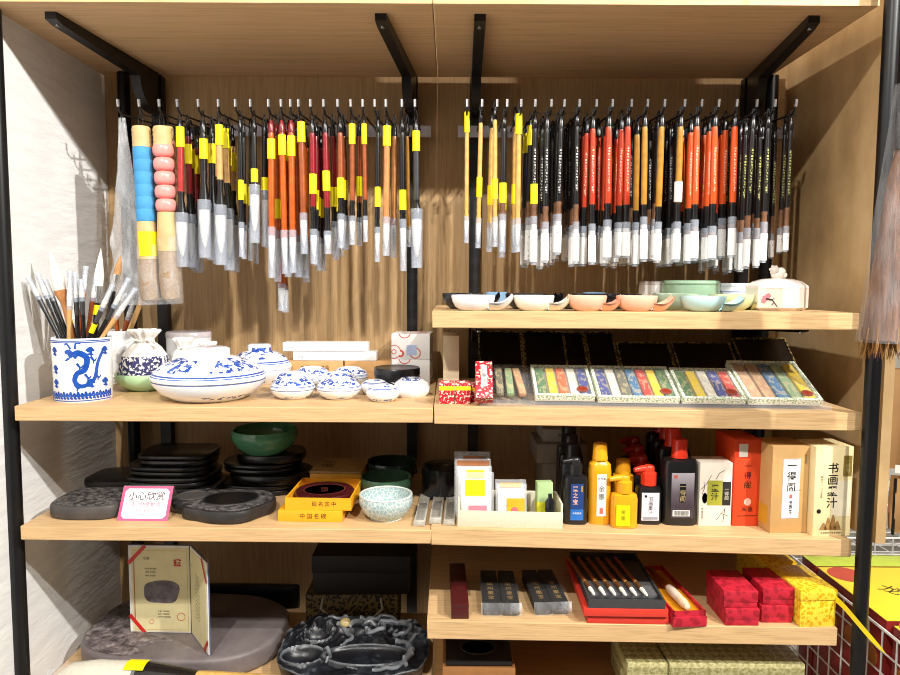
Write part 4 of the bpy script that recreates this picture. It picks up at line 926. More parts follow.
# yellow boxes
YBOX = P('orange_yellow_card', '#f0a81e', .45, var=.06); YBI = P('yellow_inner', '#d99a22', .6)
f = L3.hit(310, 522); m = mpp(f.y); W = 33*m; hb = 11.5*m; dp = .145
t = thing('flat_box', 'lower orange-yellow inkstone box with Chinese characters, beneath the open one', 'box', f, -.02)
part(t, 'box_body', MB().box(-W, W, 0, dp, 0, hb, .001), YBOX); text(t, '中国名砚', .0115, (.006, -.0004, hb*.5), INK, gap=1.5)
f2 = Vector((f.x+8*m, f.y+.004, f.z+hb+.0005)); W2 = 34*m
t = thing('open_box', 'open orange-yellow box holding a dark red round inkstone', 'box', f2, -.03)
hb2 = 12.5*m; e = .003
part(t, 'tray', MB().box(-W2, W2, 0, e, 0, hb2).box(-W2, W2, dp-e, dp, 0, hb2).box(-W2, -W2+e, e, dp-e, 0, hb2).box(W2-e, W2, e, dp-e, 0, hb2).box(-W2+e, W2-e, e, dp-e, 0, .003), YBOX)
text(t, '砚名国中', .0105, (.012, -.0004, hb2*.5), INK, gap=1.5)
ox = stone('oxblood_stone', '#3a0f12', '#4a1518', 20, .3, .1)
s = thing('round_inkstone', 'dark red round inkstone lying in the open yellow box', 'inkstone', f2+Vector((0, dp/2, .0035)), .2)
rr = min(dp/2, W2)-e-.001
part(s, 'stone_body', MB().lathe([(0, 0), (rr, 0), (rr, .014), (rr*.96, .017), (0, .0175)], 40), ox)
part(s, 'engraving', MB().lathe([(rr*.55, .0177), (rr*.57, .0182), (rr*.59, .0177)], 32, sx=1.2), stone('red_relief', '#5a2422', '#6a2c28')); text(s, '端砚', .016, (0, -.004, .0185), stone('red_relief', '#5a2422', '#6a2c28'), (0, 0, 0), True)
f3 = L3.pos(333, .19); m3 = mpp(.19); W3 = 27*m3
t = thing('flat_box', 'closed orange-yellow box with calligraphy lid, behind the open box', 'box', Vector((f3.x, .225, f3.z)), -.05)
part(t, 'box_body', MB().box(-W3, W3, 0, .12, 0, .046, .001), YBOX)
part(t, 'printed_lid', MB().box(-W3*1.01, W3*1.01, -.001, .121, .046, .052, .001), P('tan_print_card', '#b08c55', .55, var=.25, scale=30))
text(t, '中国名砚', .010, (0, -.0006, .030), INK, gap=1.4); text(t, '中国', .030, (-W3*.5, .062, .0524), P('brown_ink', '#43301c', .6), (0, 0, 0), True)
# ================================================================ right shelf with ink bottles and cartons
LIN = P('beige_linen', '#d6cfb6', .8, var=.1, scale=250)
f = R3.hit(510, 528); m = mpp(f.y); W = 54*m; e = .004; dp = .09
t = thing('linen_tray', 'low beige linen tray holding clear packets at the shelf front', 'tray', f, -R2slope()*0, rot=(0, -math.atan2(R3.b.z-R3.a.z, R3.b.x-R3.a.x), 0))
hh = 17*m
part(t, 'tray_walls', MB().box(-W, W, 0, e, 0, hh, .0008).box(-W, -W+e, e, dp, 0, hh*1.5, .0008).box(W-e, W, e, dp, 0, hh*1.5, .0008).box(-W, W, dp-e, dp, 0, hh*1.5, .0008), LIN)
part(t, 'tray_floor', MB().box(-W+e, W-e, e, dp-e, 0, .003), LIN)
tb = f
def packet(x0, x1, ytop, yoff, label, stickers, fillcol, group, seal=True, tz=.0035, hgt=None):
    Y = tb.y+yoff; m = mpp(Y); X = px2x((x0+x1)/2, Y); w = (x1-x0)/2*m; z0 = R3.z(X)+tz; h = hgt or (onY((x0+x1)/2, ytop, Y+.01).z-z0)/math.cos(R(10))
    t = thing('plastic_packet', label, 'packet', (X, Y, z0), 0, group, rot=(R(-10), 0, 0))
    part(t, 'contents', MB().box(-w*.86, w*.86, .001, .004, .002, h*.86, .001), fillcol)
    part(t, 'film', MB().box(-w, w, 0, .0052, 0, h, .0012), clear('packet_film', fac=.22, rough=.1))
    for (a, b, c, d, mt) in stickers: part(t, 'sticker', MB().box(a*w, b*w, -.0008, -.0002, c*h, d*h), mt)
    return t
PKW = P('packet_white', '#e8e3dc', .6, var=.08); PKP = P('packet_pink', '#d98090', .5)
packet(455, 492, 453, .070, 'rearmost clear packet of the stack in the linen tray', [(-.5, .6, .8, .93, P('packet_brown', '#a5673c', .6))], PKW, 'clear packets in the tray')
packet(456, 493, 460, .056, 'second clear packet from the back, brown topped, in the linen tray', [(-.9, .9, .88, .97, P('packet_brown', '#a5673c', .6))], PKW, 'clear packets in the tray')
packet(457, 494, 467, .042, 'third clear packet with yellow top sticker in the linen tray', [(-.4, .55, .76, .92, YEL)], PKW, 'clear packets in the tray')
t = packet(459, 496, 473, .024, 'front left clear packet with large yellow sticker and pink print', [(-.6, .5, .52, .84, YEL), (-.4, .6, .10, .32, PKP)], PKW, 'clear packets in the tray')
packet(497, 529, 480, .040, 'second row clear packet with yellow strip, middle of tray', [(-.7, .7, .80, .92, P('ochre_print', '#e0aa22', .5))], PKW, 'clear packets in the tray')
t = packet(498, 530, 484, .022, 'middle clear packet with ochre square and red ring', [(-.3, .85, .18, .62, P('ochre_print', '#d8b41f', .5))], PKW, 'clear packets in the tray')
part(t, 'red_ring', MB().lathe([(.0045, 0), (.0075, 0), (.0075, .0005), (.0045, .0005)], 20, Matrix.Translation((.006, -.0009, .023)) @ Matrix.Rotation(math.pi/2, 4, 'X')), P('ring_pink', '#e06a70', .5))
Y = tb.y+.032; X = px2x(548, Y); m = mpp(Y)
t = thing('small_carton', 'pale green small carton at the right end of the linen tray', 'carton', (X, Y, R3.z(X)+.0045), .1)
part(t, 'carton_body', MB().box(-8*m, 8*m, 0, .02, 0, 40*m, .0006), P('pale_green_card', '#a9c48a', .5)); part(t, 'yellow_band', MB().box(-8.1*m, 8.1*m, -.0004, .0204, 4*m, 20*m), P('lime_print', '#d6d436', .5))
Y = tb.y+.018; X = px2x(553, Y); m = mpp(Y)
t = thing('dropper_bottle', 'tiny dropper bottle with black cap and yellow base in the tray', 'bottle', (X, Y, R3.z(X)+.0045))
part(t, 'bottle_body', MB().lathe([(0, 0), (5*m, 0), (5*m, 10*m), (3*m, 13*m), (0, 13*m)], 16), P('lime_liquid', '#d9cf3c', .2)); part(t, 'dropper_cap', MB().lathe([(0, 13*m), (5*m, 13*m), (5*m, 23*m), (2*m, 27*m), (2*m, 31*m), (0, 31.5*m)], 16), DB)
# bottles
def flatbottle(px, py, wpx, body_h, depth, col, label, capcol, cap=(7, 16, 'plain'), lab=None, rz=0, name='ink_bottle', group=None, sh=6, round_=.35):
    f = R3.hit(px, py); m = mpp(f.y); w = wpx/2*m; d = depth/2; H = body_h*m
    t = thing(name, label, 'bottle', f+Vector((0, d, 0)), rz, group)
    b = bmesh.new(); rings = []
    prof = [(0, .94), (.02, 1), (1-sh/body_h, 1), (1-sh*.35/body_h, .93), (1, .55)]
    nseg = 32
    for zf, k in prof:
        rg = []
        for i in range(nseg):
            a = 2*math.pi*(i+.5)/nseg; ca, sa = math.cos(a), math.sin(a); q = 2/(2/round_*.5+1.2)
            x = w*k*math.copysign(abs(ca)**q, ca); y = d*(k if zf < .9 else k)*math.copysign(abs(sa)**q, sa); rg.append(b.verts.new((x, y, zf*H)))
        rings.append(rg)
    for A, B in zip(rings, rings[1:]):
        for i in range(nseg): b.faces.new((A[i], A[(i+1) % nseg], B[(i+1) % nseg], B[i]))
    b.faces.new(rings[0][::-1]); b.faces.new(rings[-1])
    q = MB(); q.merge(b); part(t, 'bottle_body', q, col)
    cr, ch, kind = cap; cr *= m; ch *= m; z = H
    if kind == 'plain': pr = [(0, z), (cr*1.05, z), (cr*1.05, z+ch*.2), (cr, z+ch*.25), (cr*.95, z+ch*.9), (cr*.85, z+ch), (0, z+ch)]; cp = MB().lathe(pr, 20)
    else:
        cp = MB().lathe([(0, z), (cr, z), (cr, z+ch*.62), (cr*.72, z+ch*.70), (cr*.7, z+ch*.92), (cr*.55, z+ch), (0, z+ch)], 20)
        sgn = -1 if kind == 'spoutL' else 1
        cp.tube([(0, 0, z+ch*.82), (sgn*cr*1.0, -cr*.2, z+ch*.84), (sgn*cr*2.0, -cr*.4, z+ch*.78)], [cr*.5, cr*.42, cr*.3], 10)
    part(t, 'bottle_cap', cp, capcol)
    if lab: lab(t, w, d, H, m)
    return t
YBOT = P('amber_yellow_plastic', '#e5a21c', .25, var=.06); BBOT = P('black_plastic', '#1c1c1e', .3); RCAP = P('red_plastic', '#e23a24', .22, var=.06)
def lab_blue(t, w, d, H, m):
    l = part(t, 'front_label', MB().box(-w*.5, w*.6, -d-.0006, -d+.001, H*.10, H*.84), P('navy_label', '#22407c', .4))
    part(t, 'label_foot', MB().box(-w*.5, w*.6, -d-.0009, -d-.0005, H*.10, H*.32), P('azure_label', '#2c6fc0', .4))
    text(t, '墨之宝', .0115, (-w*.1, -d-.0011, H*.60), P('pink_ink', '#e8b4ac', .5), (math.pi/2, 0, 0), True, 1.15, wt=.01); text(t, '书画墨液', .0042, (w*.05, -d-.0011, H*.24), WHITE)
    part(t, 'gold_mark', MB().box(w*.38, w*.52, -d-.0011, -d-.0006, H*.68, H*.8), GOLD)
def lab_white(t, w, d, H, m):
    part(t, 'front_label', MB().box(-w*.38, w*.44, -d-.0006, -d+.002, H*.14, H*.80), WHITE)
    text(t, '北京墨', .0052, (w*.03, -d-.0011, H*.73), INK); text(t, '金墨', .0145, (w*.03, -d-.0011, H*.50), P('grey_ink', '#6a6866', .6), (math.pi/2, 0, 0), True, 1.1)
    part(t, 'red_seal', MB().box(-w*.12, w*.18, -d-.0011, -d-.0006, H*.18, H*.27), P('seal_red', '#cf6a60', .5))
def lab_yel(t, w, d, H, m):
    part(t, 'price_sticker', MB().box(-w*.72, w*.30, -d-.0008, -d+.002, H*.10, H*.68), YEL); text(t, '金墨', .011, (-w*.2, -d-.0012, H*.4), P('olive_ink', '#8a7d12', .6), (math.pi/2, 0, 0), True)
def lab_small(t, w, d, H, m):
    part(t, 'front_label', MB().box(-w*.72, w*.70, -d-.0006, -d+.002, H*.12, H*.84), P('lilac_label', '#e6e2ea', .4)); text(t, '书画墨汁', .0095, (0, -d-.001, H*.50), INK, (math.pi/2, 0, 0), True, .98)
    part(t, 'label_mark', MB().box(-w*.5, -w*.3, -d-.001, -d-.0006, H*.72, H*.78), INK); part(t, 'label_foot', MB().box(-w*.62, w*.6, -d-.001, -d-.0006, H*.14, H*.22), P('grey_print', '#9a9aa2', .6, var=.5, scale=300))
def lab_big(t, w, d, H, m):
    n = N('mauve_label'); c_ = n.n('ShaderNodeTexCoord'); s_ = n.n('ShaderNodeSeparateXYZ'); n.l(c_.outputs['Object'], s_.inputs[0])
    lm = n.done(n.ramp(n.math('DIVIDE', s_.outputs['Z'], H), [(.3, lin('#4a3f48')), (.5, lin('#6f6570')), (.8, lin('#b9b4bd'))]), .35)
    part(t, 'front_label', MB().box(-w*.62, w*.70, -d-.0006, -d+.003, H*.12, H*.80), lm)
    part(t, 'name_plaque', MB().box(-w*.14, w*.22, -d-.001, -d-.0005, H*.36, H*.64), BBOT); text(t, '一得阁', .0125, (w*.04, -d-.0014, H*.50), P('plaque_gold', '#cdb98a', .4), (math.pi/2, 0, 0), True, 1.0)
    part(t, 'barcode_patch', MB().box(-w*.52, w*.48, -d-.001, -d-.0005, H*.15, H*.24), WHITE)
    q = MB(); x = -w*.45
    while x < w*.4: ww = random.choice((.0004, .0008)); q.box(x, x+ww, -d-.0013, -d-.0009, H*.16, H*.23); x += ww+random.choice((.0006, .0009))
    part(t, 'barcode', q, INK); part(t, 'red_seal', MB().box(-w*.5, -w*.3, -d-.001, -d-.0006, H*.72, H*.77), P('seal_red', '#cf6a60', .5))
flatbottle(576, 525, 24, 51, .034, BBOT, 'black ink bottle with navy label and pink characters, beside the tray', BBOT, (7, 17, 'spoutL'), lab_blue)
flatbottle(600.5, 525, 23, 66, .036, YBOT, 'tall amber yellow bottle with white vertical label', YBOT, (7.5, 17, 'plain'), lab_white, sh=12, round_=.6)
flatbottle(625.5, 529, 27, 36, .036, YBOT, 'front squat yellow bottle with spout and yellow sticker', YBOT, (8, 18, 'spoutL'), lab_yel, round_=.6)
flatbottle(624, 517, 22, 44, .034, YBOT, 'squat yellow bottle right behind the front yellow one', YBOT, (7.5, 14, 'plain'), None, round_=.6)
flatbottle(650, 525, 25, 40, .036, BBOT, 'small black bottle with red spout cap and white label', RCAP, (8, 20, 'spoutL'), lab_small)
flatbottle(681, 526, 35, 69, .045, BBOT, 'large black bottle with red cap and mauve label', RCAP, (8, 19, 'plain'), lab_big)
# bottles queued behind
def behind(px, Y, w, h, dp, col, cap, label, cc, group):
    p = R3.pos(px, Y); f_ = pxof(p); return flatbottle(f_[0], f_[1], w, h, dp, col, label, cc, cap, None, group=group)
for i in range(3):
    behind(674-6*i, .12+.07*i, 33-2*i, 68-3*i, .042, BBOT, (8-.5*i, 19-i, 'plain'), f'{("second", "third", "fourth")[i]} large black bottle with red cap in the queue', RCAP, 'large red-capped bottles behind the front one')
for i in range(3):
    behind(643-4*i, .11+.065*i, 24, 40, .034, BBOT, (8, 19, 'spoutL'), f'{("second", "third", "fourth")[i]} small black bottle with red spout cap in the queue', P('dark_red_plastic', '#a82018', .25), 'small red-capped bottles behind the front one')
for i in range(3):
    behind(573-2*i, .085+.06*i, 25, 56, .036, BBOT, (7.5, 18, 'plain'), f'{("second", "third", "fourth")[i]} plain black bottle behind the navy labelled one', BBOT, 'black bottles behind the navy labelled one')
# grey cartons at the back
for i, (x0, x1, y0_, hpx, lb) in enumerate(((546, 592, .20, 34, 'lower grey-brown carton behind the black bottles'), (540, 592, .20, 20, 'middle grey-brown carton behind the black bottles'), (546, 584, .22, 13, 'top pale grey carton under the shelf above'))):
    Yc = y0_; m = mpp(Yc); X0, X1 = px2x(x0, Yc), px2x(x1, Yc); zz = R3.z((X0+X1)/2) if i == 0 else zt
    t = thing('grey_carton', lb, 'carton', ((X0+X1)/2, Yc+.02, zz+.001), .0, 'grey-brown cartons at the back'); h = hpx*m
    part(t, 'carton_body', MB().box(-(X1-X0)/2, (X1-X0)/2, 0, .13, 0, h, .0008), P('grey_brown_card', '#8f857c', .6) if i < 2 else P('pale_grey_card', '#b0a8a0', .6)); zt = zz+h+.001
    text(t, '书画墨汁', .010, (.012, -.0005, h*.5), INK, gap=1.1)
# boxes
t, w, h, m = upright_box('ink_carton', R3, 698, 731, 526, .055, 66, P('cream_card', '#ede4d4', .5, var=.05), 'cream white ink carton with green label, left of the red carton', 'carton', None, 0)
part(t, 'green_label', MB().box(-w*.52, w*.40, -.0006, 0, h*.33, h*.72), P('green_gold_print', '#a9a83a', .4)); text(t, '墨汁', .0165, (-w*.05, -.0009, h*.525), INK, (math.pi/2, 0, 0), True, 1.05, wt=.012)
part(t, 'black_panel', MB().box(w*.42, w*.93, -.0006, 0, h*.33, h*.70), P('charcoal_print', '#2b2926', .5)); text(t, '一得阁', .009, (w*.67, -.0009, h*.51), P('cream_ink', '#d9cfb8', .5), (math.pi/2, 0, 0), True, 1.0)
part(t, 'red_tab', MB().lathe([(0, -.0006), (.0055, -.0006), (.0055, 0), (0, 0)], 16, Matrix.Translation((-w*.66, 0, h*.44)) @ Matrix.Rotation(math.pi/2, 4, 'X'), sy=2.0), P('tab_red', '#d0482e', .5))
q = MB()
for a, b, c in (((-.9, .58), (-.6, .66), (-.3, .80)), ((.0, .74), (.2, .84), (.5, .88)), ((.1, .1), (.4, .2), (.8, .16)), ((.4, .2), (.6, .28), (.5, .06)), ((-.75, .7), (-.7, .6), (-.85, .5))):
    part(t, 'painted_branch', MB().tube([(a[0]*w, -.0002, a[1]*h), (b[0]*w, -.0002, b[1]*h), (c[0]*w, -.0002, c[1]*h)], .0005, 4), INK)
text(t, '文房四宝', .005, (-w*.8, -.0005, h*.2), INK, (math.pi/2, 0, 0), True)
t, w, h, m = upright_box('ink_carton', R3, 731.5, 760, 526, .09, 90, P('vermilion_card', '#d8451f', .45, var=.05), 'tall vermilion ink carton with small white round seal', 'carton', None, .06)
text(t, '一得阁', .0155, (w*.0, -.0005, h*.58), P('dark_red_ink', '#4a120a', .6), (math.pi/2, 0, 0), True, 1.25, wt=.006)
part(t, 'round_seal', MB().lathe([(0, 0), (.0075, 0), (.0075, .0005), (0, .0005)], 20, Matrix.Translation((w*.05, 0, h*.28)) @ Matrix.Rotation(math.pi/2, 4, 'X')), P('seal_pink', '#f0b9a8', .5)); text(t, '朱墨', .011, (w*.05, -.0005, h*.19), P('dark_red_ink', '#4a120a', .6), gap=1.3)
part(t, 'white_sticker', MB().box(-w*.7, -w*.05, -.0006, 0, h*.80, h*.95), P('sticker_grey', '#d9d3c8', .5))
part(t, 'print_line', MB().box(-w*.7, w*.8, -.0004, 0, h*.115, h*.122), P('dark_red_ink', '#4a120a', .6))
t, w, h, m = upright_box('ink_carton', R3, 768, 808, 533, .075, 91, P('kraft_board', '#c79d63', .6, var=.06), 'kraft brown ink carton with white vertical label', 'carton', None, .11)
part(t, 'white_label', MB().box(-w*.42, w*.52, -.0006, 0, h*.17, h*.85), P('label_edge', '#cfd0da', .5)); part(t, 'label_face', MB().box(-w*.36, w*.46, -.0010, -.0006, h*.185, h*.835), WHITE)
text(t, '一得阁', .0195, (w*.05, -.0013, h*.645), INK, (math.pi/2, 0, 0), True, 1.1, wt=.012); part(t, 'red_seal', MB().box(-w*.03, w*.13, -.0013, -.001, h*.40, h*.445), P('seal_red', '#cf6a60', .5)); text(t, '书画墨汁', .007, (w*.05, -.0013, h*.29), INK, (math.pi/2, 0, 0), True, 1.0, wt=.02)
text(t, '传世佳墨', .004, (w*.8, -.0004, h*.84), P('brown_ink', '#43301c', .6), (math.pi/2, 0, 0), True)
part(t, 'side_band', MB().box(-w-.0004, -w, .01, .06, h*.08, h*.3), P('ochre_side', '#d0a02c', .5))
t, w, h, m = upright_box('ink_carton', R3, 811, 851, 536, .07, 93, P('cream_yellow_card', '#ecd9a6', .5, var=.06), 'cream ink carton with large brush calligraphy at the right end', 'carton', None, .07)
text(t, '书画墨汁', .0225, (-w*.05, -.0005, h*.56), INK, (math.pi/2, 0, 0), True, 1.02, wt=.012)
part(t, 'olive_plaque', MB().box(w*.48, w*.93, -.0006, 0, h*.67, h*.90), P('olive_print', '#8a7434', .5)); text(t, '一得阁', .009, (w*.7, -.0009, h*.785), P('plaque_gold', '#cdb98a', .4), (math.pi/2, 0, 0), True, 1.05)
text(t, '始创于一八六五年', .0052, (-w*.62, -.0005, h*.55), P('brown_ink', '#43301c', .6), (math.pi/2, 0, 0), True, 1.1)
part(t, 'pale_panel', MB().box(-w*.05, w*.95, -.0003, 0, h*.22, h*.62), P('pale_cream_print', '#f1e6c8', .5))
q = MB()
for a, hh_ in ((-.45, .10), (-.2, .16), (.05, .19), (.28, .12)): q.poly([((a-.22)*w, -.0006, h*.07), ((a+.22)*w, -.0006, h*.07), ((a+.05)*w, -.0006, h*(.05+hh_)), ((a-.03)*w, -.0006, h*(.05+hh_))])
part(t, 'printed_mountains', q, P('sepia_print', '#a67c45', .6, var=.4, scale=90)); text(t, '安徽徽墨书画专用墨汁', .0042, (0, -.0005, h*.035), P('brown_ink', '#43301c', .6))
part(t, 'ink_seal', MB().lathe([(.003, 0), (.0045, 0), (.0045, .0004), (.003, .0004)], 14, Matrix.Translation((-w*.72, 0, h*.28)) @ Matrix.Rotation(math.pi/2, 4, 'X')), INK)
# ================================================================ right shelf with ink sticks and brocade boxes
def low_box(S, x0, x1, py, depth, hpx, rz=0):
    f = S.hit((x0+x1)/2, py); m = mpp(f.y); return f, (x1-x0)*m/2, hpx*m, m
MAR = P('maroon_lacquer', '#4a1818', .35, var=.2)
f, w, h, m = low_box(R4, 451, 469, 619, .2, 12)
t = thing('stick_box', 'slim dark maroon box lying at the left end', 'box', f, .02); part(t, 'box_body', MB().box(-w, w, 0, .20, 0, h, .0008), MAR); part(t, 'box_lid', MB().box(-w*1.01, w*1.01, -.0006, .2, h, h*1.35, .0008), MAR)
FILM = crinkle('wrapping_film', fac=.30)
BST = P('black_ink_stick', '#120c0b', .5)
for i, (x0, x1, py, rz) in enumerate(((481, 522, 618, -.01), (534, 572, 617, .07))):
    f, w, h, m = low_box(R4, x0, x1, py, .2, 15)
    k = thing('ink_stick_pack', ('left', 'right')[i]+' plastic wrapped pair of black ink sticks with gold characters', 'ink sticks', f, rz, 'wrapped black ink sticks')
    for s in (-1, 1):
        a = part(k, 'ink_stick', MB().box(s*w*.49-w*.44, s*w*.49+w*.44, .008, .17, .001, h*.9, .002), BST)
        text(a, '徽州墨宝', .017, (s*w*.49, .065, h*.9+.0004), GOLD, (0, 0, 0), True, 1.25, sx=.8)
    part(k, 'film_wrap', MB().surf(lambda u, v: ((u*2-1)*w*1.04, .004-.004*math.sin(v*3.1)+.001*noise.noise((u*18, v*8, i)), h*1.0*v+.0005), 30, 10), FILM, angle=80)
    part(k, 'top_film', MB().surf(lambda u, v: ((u*2-1)*w*1.04, .004+.17*v, h*1.0+.0005+.0008*noise.noise((u*16, v*20, 3+i))), 30, 24), clear('thin_wrap_film', fac=.03, rough=.05), angle=80)
REDC = P('red_card', '#d23a2c', .45, var=.05); GREYT = P('dark_grey_tray', '#3b3b3d', .6)
f, w, h, m = low_box(R4, 586, 670, 624, .2, 9)
RZ = -.02
t = thing('brush_set_box', 'red box with dark grey tray of six short brushes', 'brush set', f, RZ)
part(t, 'red_base', MB().box(-w, w, 0, .24, 0, h, .0008), REDC)
part(t, 'red_lid', MB().box(-w*1.06-.003, w*.96, -.006, .25, h+.0004, h+.016, .0008), REDC)
z0 = h+.0164; tw = w*.94; hg = .017; e = .004
part(t, 'grey_tray', MB().box(-tw-.004, tw-.004, -.004, e-.004, z0, z0+hg).box(-tw-.004, -tw+e-.004, 0, .235, z0, z0+hg).box(tw-e-.004, tw-.004, 0, .235, z0, z0+hg).box(-tw-.004, tw-.004, .231, .235, z0, z0+hg).box(-tw-.004, tw-.004, 0, .235, z0, z0+.003), GREYT)
root_m = Matrix.Translation(f) @ Matrix.Rotation(RZ, 4, 'Z')
part(t, 'grey_cushion', MB().box(-tw+e-.004, tw-e-.004, .032, .2, z0+.003, z0+.012, .002), P('cushion_grey', '#57575a', .8))
for i in range(6):
    x = -tw*.80+tw*1.5*i/5.4-.004
    b = thing('calligraphy_brush', f'{ORD[i]} brush from the left in the red and grey set box', 'brush', root_m @ Vector((x, .012, z0+.018)), RZ+.16, 'six brushes in the set box')
    b.rotation_euler = (math.pi/2-.02, 0, RZ+.10+math.pi)
    b.rotation_euler = (R(-90), 0, RZ-.12*(-1))
    part(b, 'bristles', MB().lathe([(0, .0), (.0028, -.006), (.0044, -.026), (.0042, -.034), (0, -.034)], 10, Matrix.Scale(-1, 4, (0, 0, 1))), BRIST)
    part(b, 'ferrule', MB().lathe([(0, .033), (.0046, .033), (.0042, .062), (0, .062)], 10), P('horn_brown', '#6b4526', .35))
    part(b, 'ring', MB().lathe([(.0042, .0615), (.0047, .062), (.0047, .064), (.0042, .0645)], 10), GOLD)
    part(b, 'handle', MB().lathe([(0, .064), (.0042, .064), (.0042, .19), (0, .19)], 10), hmat('brown'))
f, w, h, m = low_box(R4, 672, 708, 627, .2, 10.5)
RZ = .09
t = thing('long_brocade_box', 'open long red brocade box with orange lining and a wide brush', 'box', f, RZ)
e = .003; L = .22; H2 = h*1.55
part(t, 'lower_box', MB().box(-w, w, 0, L, 0, h, .0006), REDB)
part(t, 'upper_tray', MB().box(-w*.96, w*.96, .003, .003+e, h, H2).box(-w*.96, -w*.96+e, .003, L, h, H2).box(w*.96-e, w*.96, .003, L, h, H2).box(-w*.96, w*.96, L-e, L, h, H2), REDB)
part(t, 'orange_lining', MB().box(-w*.96+e, w*.96-e, .003+e, L-e, h, h+.002), P('orange_satin', '#e59a1e', .35, var=.15, scale=60))
bw = thing('calligraphy_brush', 'wide pale brush lying in the open red brocade box', 'brush', f+Vector((.0, .012, h+.0125)), 0); bw.rotation_euler = (R(-90), 0, RZ+.02)
part(bw, 'bristles', MB().lathe([(0, .0), (.006, .004), (.0095, .02), (.0085, .04), (0, .04)], 14), P('cream_hair', '#e8cfae', .7, var=.15, scale=200))
part(bw, 'ferrule', MB().lathe([(0, .039), (.0085, .039), (.0095, .045), (.0095, .08), (.008, .09), (0, .09)], 14), P('pale_horn', '#e3d2bd', .3, var=.1))
part(bw, 'handle', MB().lathe([(0, .09), (.006, .09), (.006, .19), (0, .19)], 12), hmat('brown'))
xs_ = ((724, 759.5, 626, .0), (761, 794, 623, .0))
for c, (x0, x1, py, rz) in enumerate(xs_):
    f, w, h, m = low_box(R4, x0, x1, py, .2, 16.5)
    for l in range(2):
        z = f.z+l*(h+.0035)
        t = thing('brocade_box', f'{("lower", "upper")[l]} red brocade box of the {("left", "right")[c]} stack', 'box', (f.x+(.002 if l else -.001)*(1 if c else -1), f.y+.003*l, z), .01*(1-2*l), 'red brocade boxes')
        part(t, 'box_base', MB().box(-w*.97, w*.97, .001, .10, 0, h*.36, .0006), REDB)
        part(t, 'box_lid', MB().box(-w, w, 0, .101, h*.36+.0004, h+.003, .0012), REDB)
YBR = brocade('yellow_brocade', '#d9a413', '#f2cf3c', 130, .4)
f, w, h, m = low_box(R4, 798, 837, 627, .2, 28)
for k, (Yo, lb) in enumerate(((0, 'front yellow brocade box with yellow ribbon at the right end'), (.135, 'second yellow brocade box in shadow behind the front one'))):
    t = thing('brocade_box', lb, 'box', f+Vector((-.012*k, Yo, 0)), .06, 'yellow brocade boxes')
    part(t, 'box_base', MB().box(-w*.97, w*.97, .001, .12, 0, h, .0008), YBR); part(t, 'box_lid', MB().box(-w*1.02, w*1.02, -.001, .122, h+.0006, h+.0215, .0012), YBR)
    if not k:
        def rib(u, v): return (w*.9+.052*u, -.002-.075*u**.6, h+.004-.070*u**1.1-.006*math.sin(u*3)+(v-.5)*.013*(1-u**6))
        part(t, 'ribbon', MB().surf(rib, 16, 2), P('yellow_ribbon', '#f0d91c', .4, var=.05))
# ================================================================ lowest shelves
PURP = stone('purple_grey_stone', '#5c5354', '#7a7170', 9, .5, .2, 60)
n = N('carved_leaf_relief'); v = n.coord(); f_ = n.noise(v, 38, 5, .7); n.bump(f_, .8, .006); LEAF = n.done(n.ramp(f_, [(.40, lin('#443c3c')), (.52, lin('#6c6262')), (.66, lin('#9a908d'))]), .5)
slabz = L4.z(px2x(180, .2))
a = Vector((px2x(172, .2), .248, slabz)); rx = .219; ry = .158; hs = .048
t = thing('inkstone', 'huge purple-grey inkstone slab under the certificate folder', 'inkstone', a, -.05)
P0 = blob(72, rx, ry, 5.5, .03, 3.4)
part(t, 'stone_body', MB().prism(P0, 0, hs, .010, seg=4), PURP)
q = MB(); 
LP = [(x*.965, y*.95) for x, y in P0]; cut = -.30*rx
left_ = [p_ for p_ in LP if p_[0] < cut]; left_.sort(key=lambda p_: math.atan2(p_[1], -p_[0]))
yl_, yh_ = left_[0][1], left_[-1][1]
inner_ = [(cut+.03*math.sin(i*1.9)+.035*math.sin(i*.55), yh_+(yl_-yh_)*i/18) for i in range(1, 18)]
part(t, 'carved_leaves', MB().prism(left_+inner_, hs-.001, hs+.003, .0015), LEAF)
t = thing('stone_slab', 'black curved stone slab standing behind the purple-grey inkstone', 'stone slab', (a.x+.06, a.y+.174, slabz+.0005), 0)
part(t, 'lid_slab', MB().prism(blob(48, .16, .012, 3, .02, 4), 0, .062, .004), BLK)
# certificate folder, standing on the slab
zt = slabz+hs+.0007
f = onY(128, 0, .165); 
Yc = .20; m = mpp(Yc); x0, x1 = onY(129, 590, Yc).x, onY(191, 590, Yc).x; zbot = zt; ztp = onY(150, 545, Yc).z; H = ztp-zbot
t = thing('certificate_folder', 'open certificate folder with stone picture and red corner ribbons', 'certificate', (x0, Yc, zbot), -.02)
PAGE = P('cream_page', '#dcd0a0', .6, var=.06); COVER = P('blue_grey_cover', '#5a6380', .5)
W = x1-x0
part(t, 'left_cover', MB().box(0, W, .002, .005, 0, H), COVER); pg = part(t, 'left_page', MB().box(.001, W-.001, 0, .002, .001, H-.001), P('white_page_edge', '#e4e0d8', .6))
part(t, 'cream_sheet', MB().box(.008, W-.002, -.0008, 0, .004, H-.006), PAGE)
A2 = R(-52); M2 = Matrix.Translation((W+.001, 0, 0)) @ Matrix.Rotation(A2, 4, 'Z'); W2 = W*.84
part(t, 'right_cover', MB().box(0, W2, .002, .005, 0, H, m=M2), COVER); part(t, 'right_page', MB().box(.001, W2, 0, .002, .001, H-.001, m=M2), P('white_page_edge', '#e4e0d8', .6)); part(t, 'right_sheet', MB().box(.002, W2-.008, -.0008, 0, .004, H-.006, m=M2), PAGE)
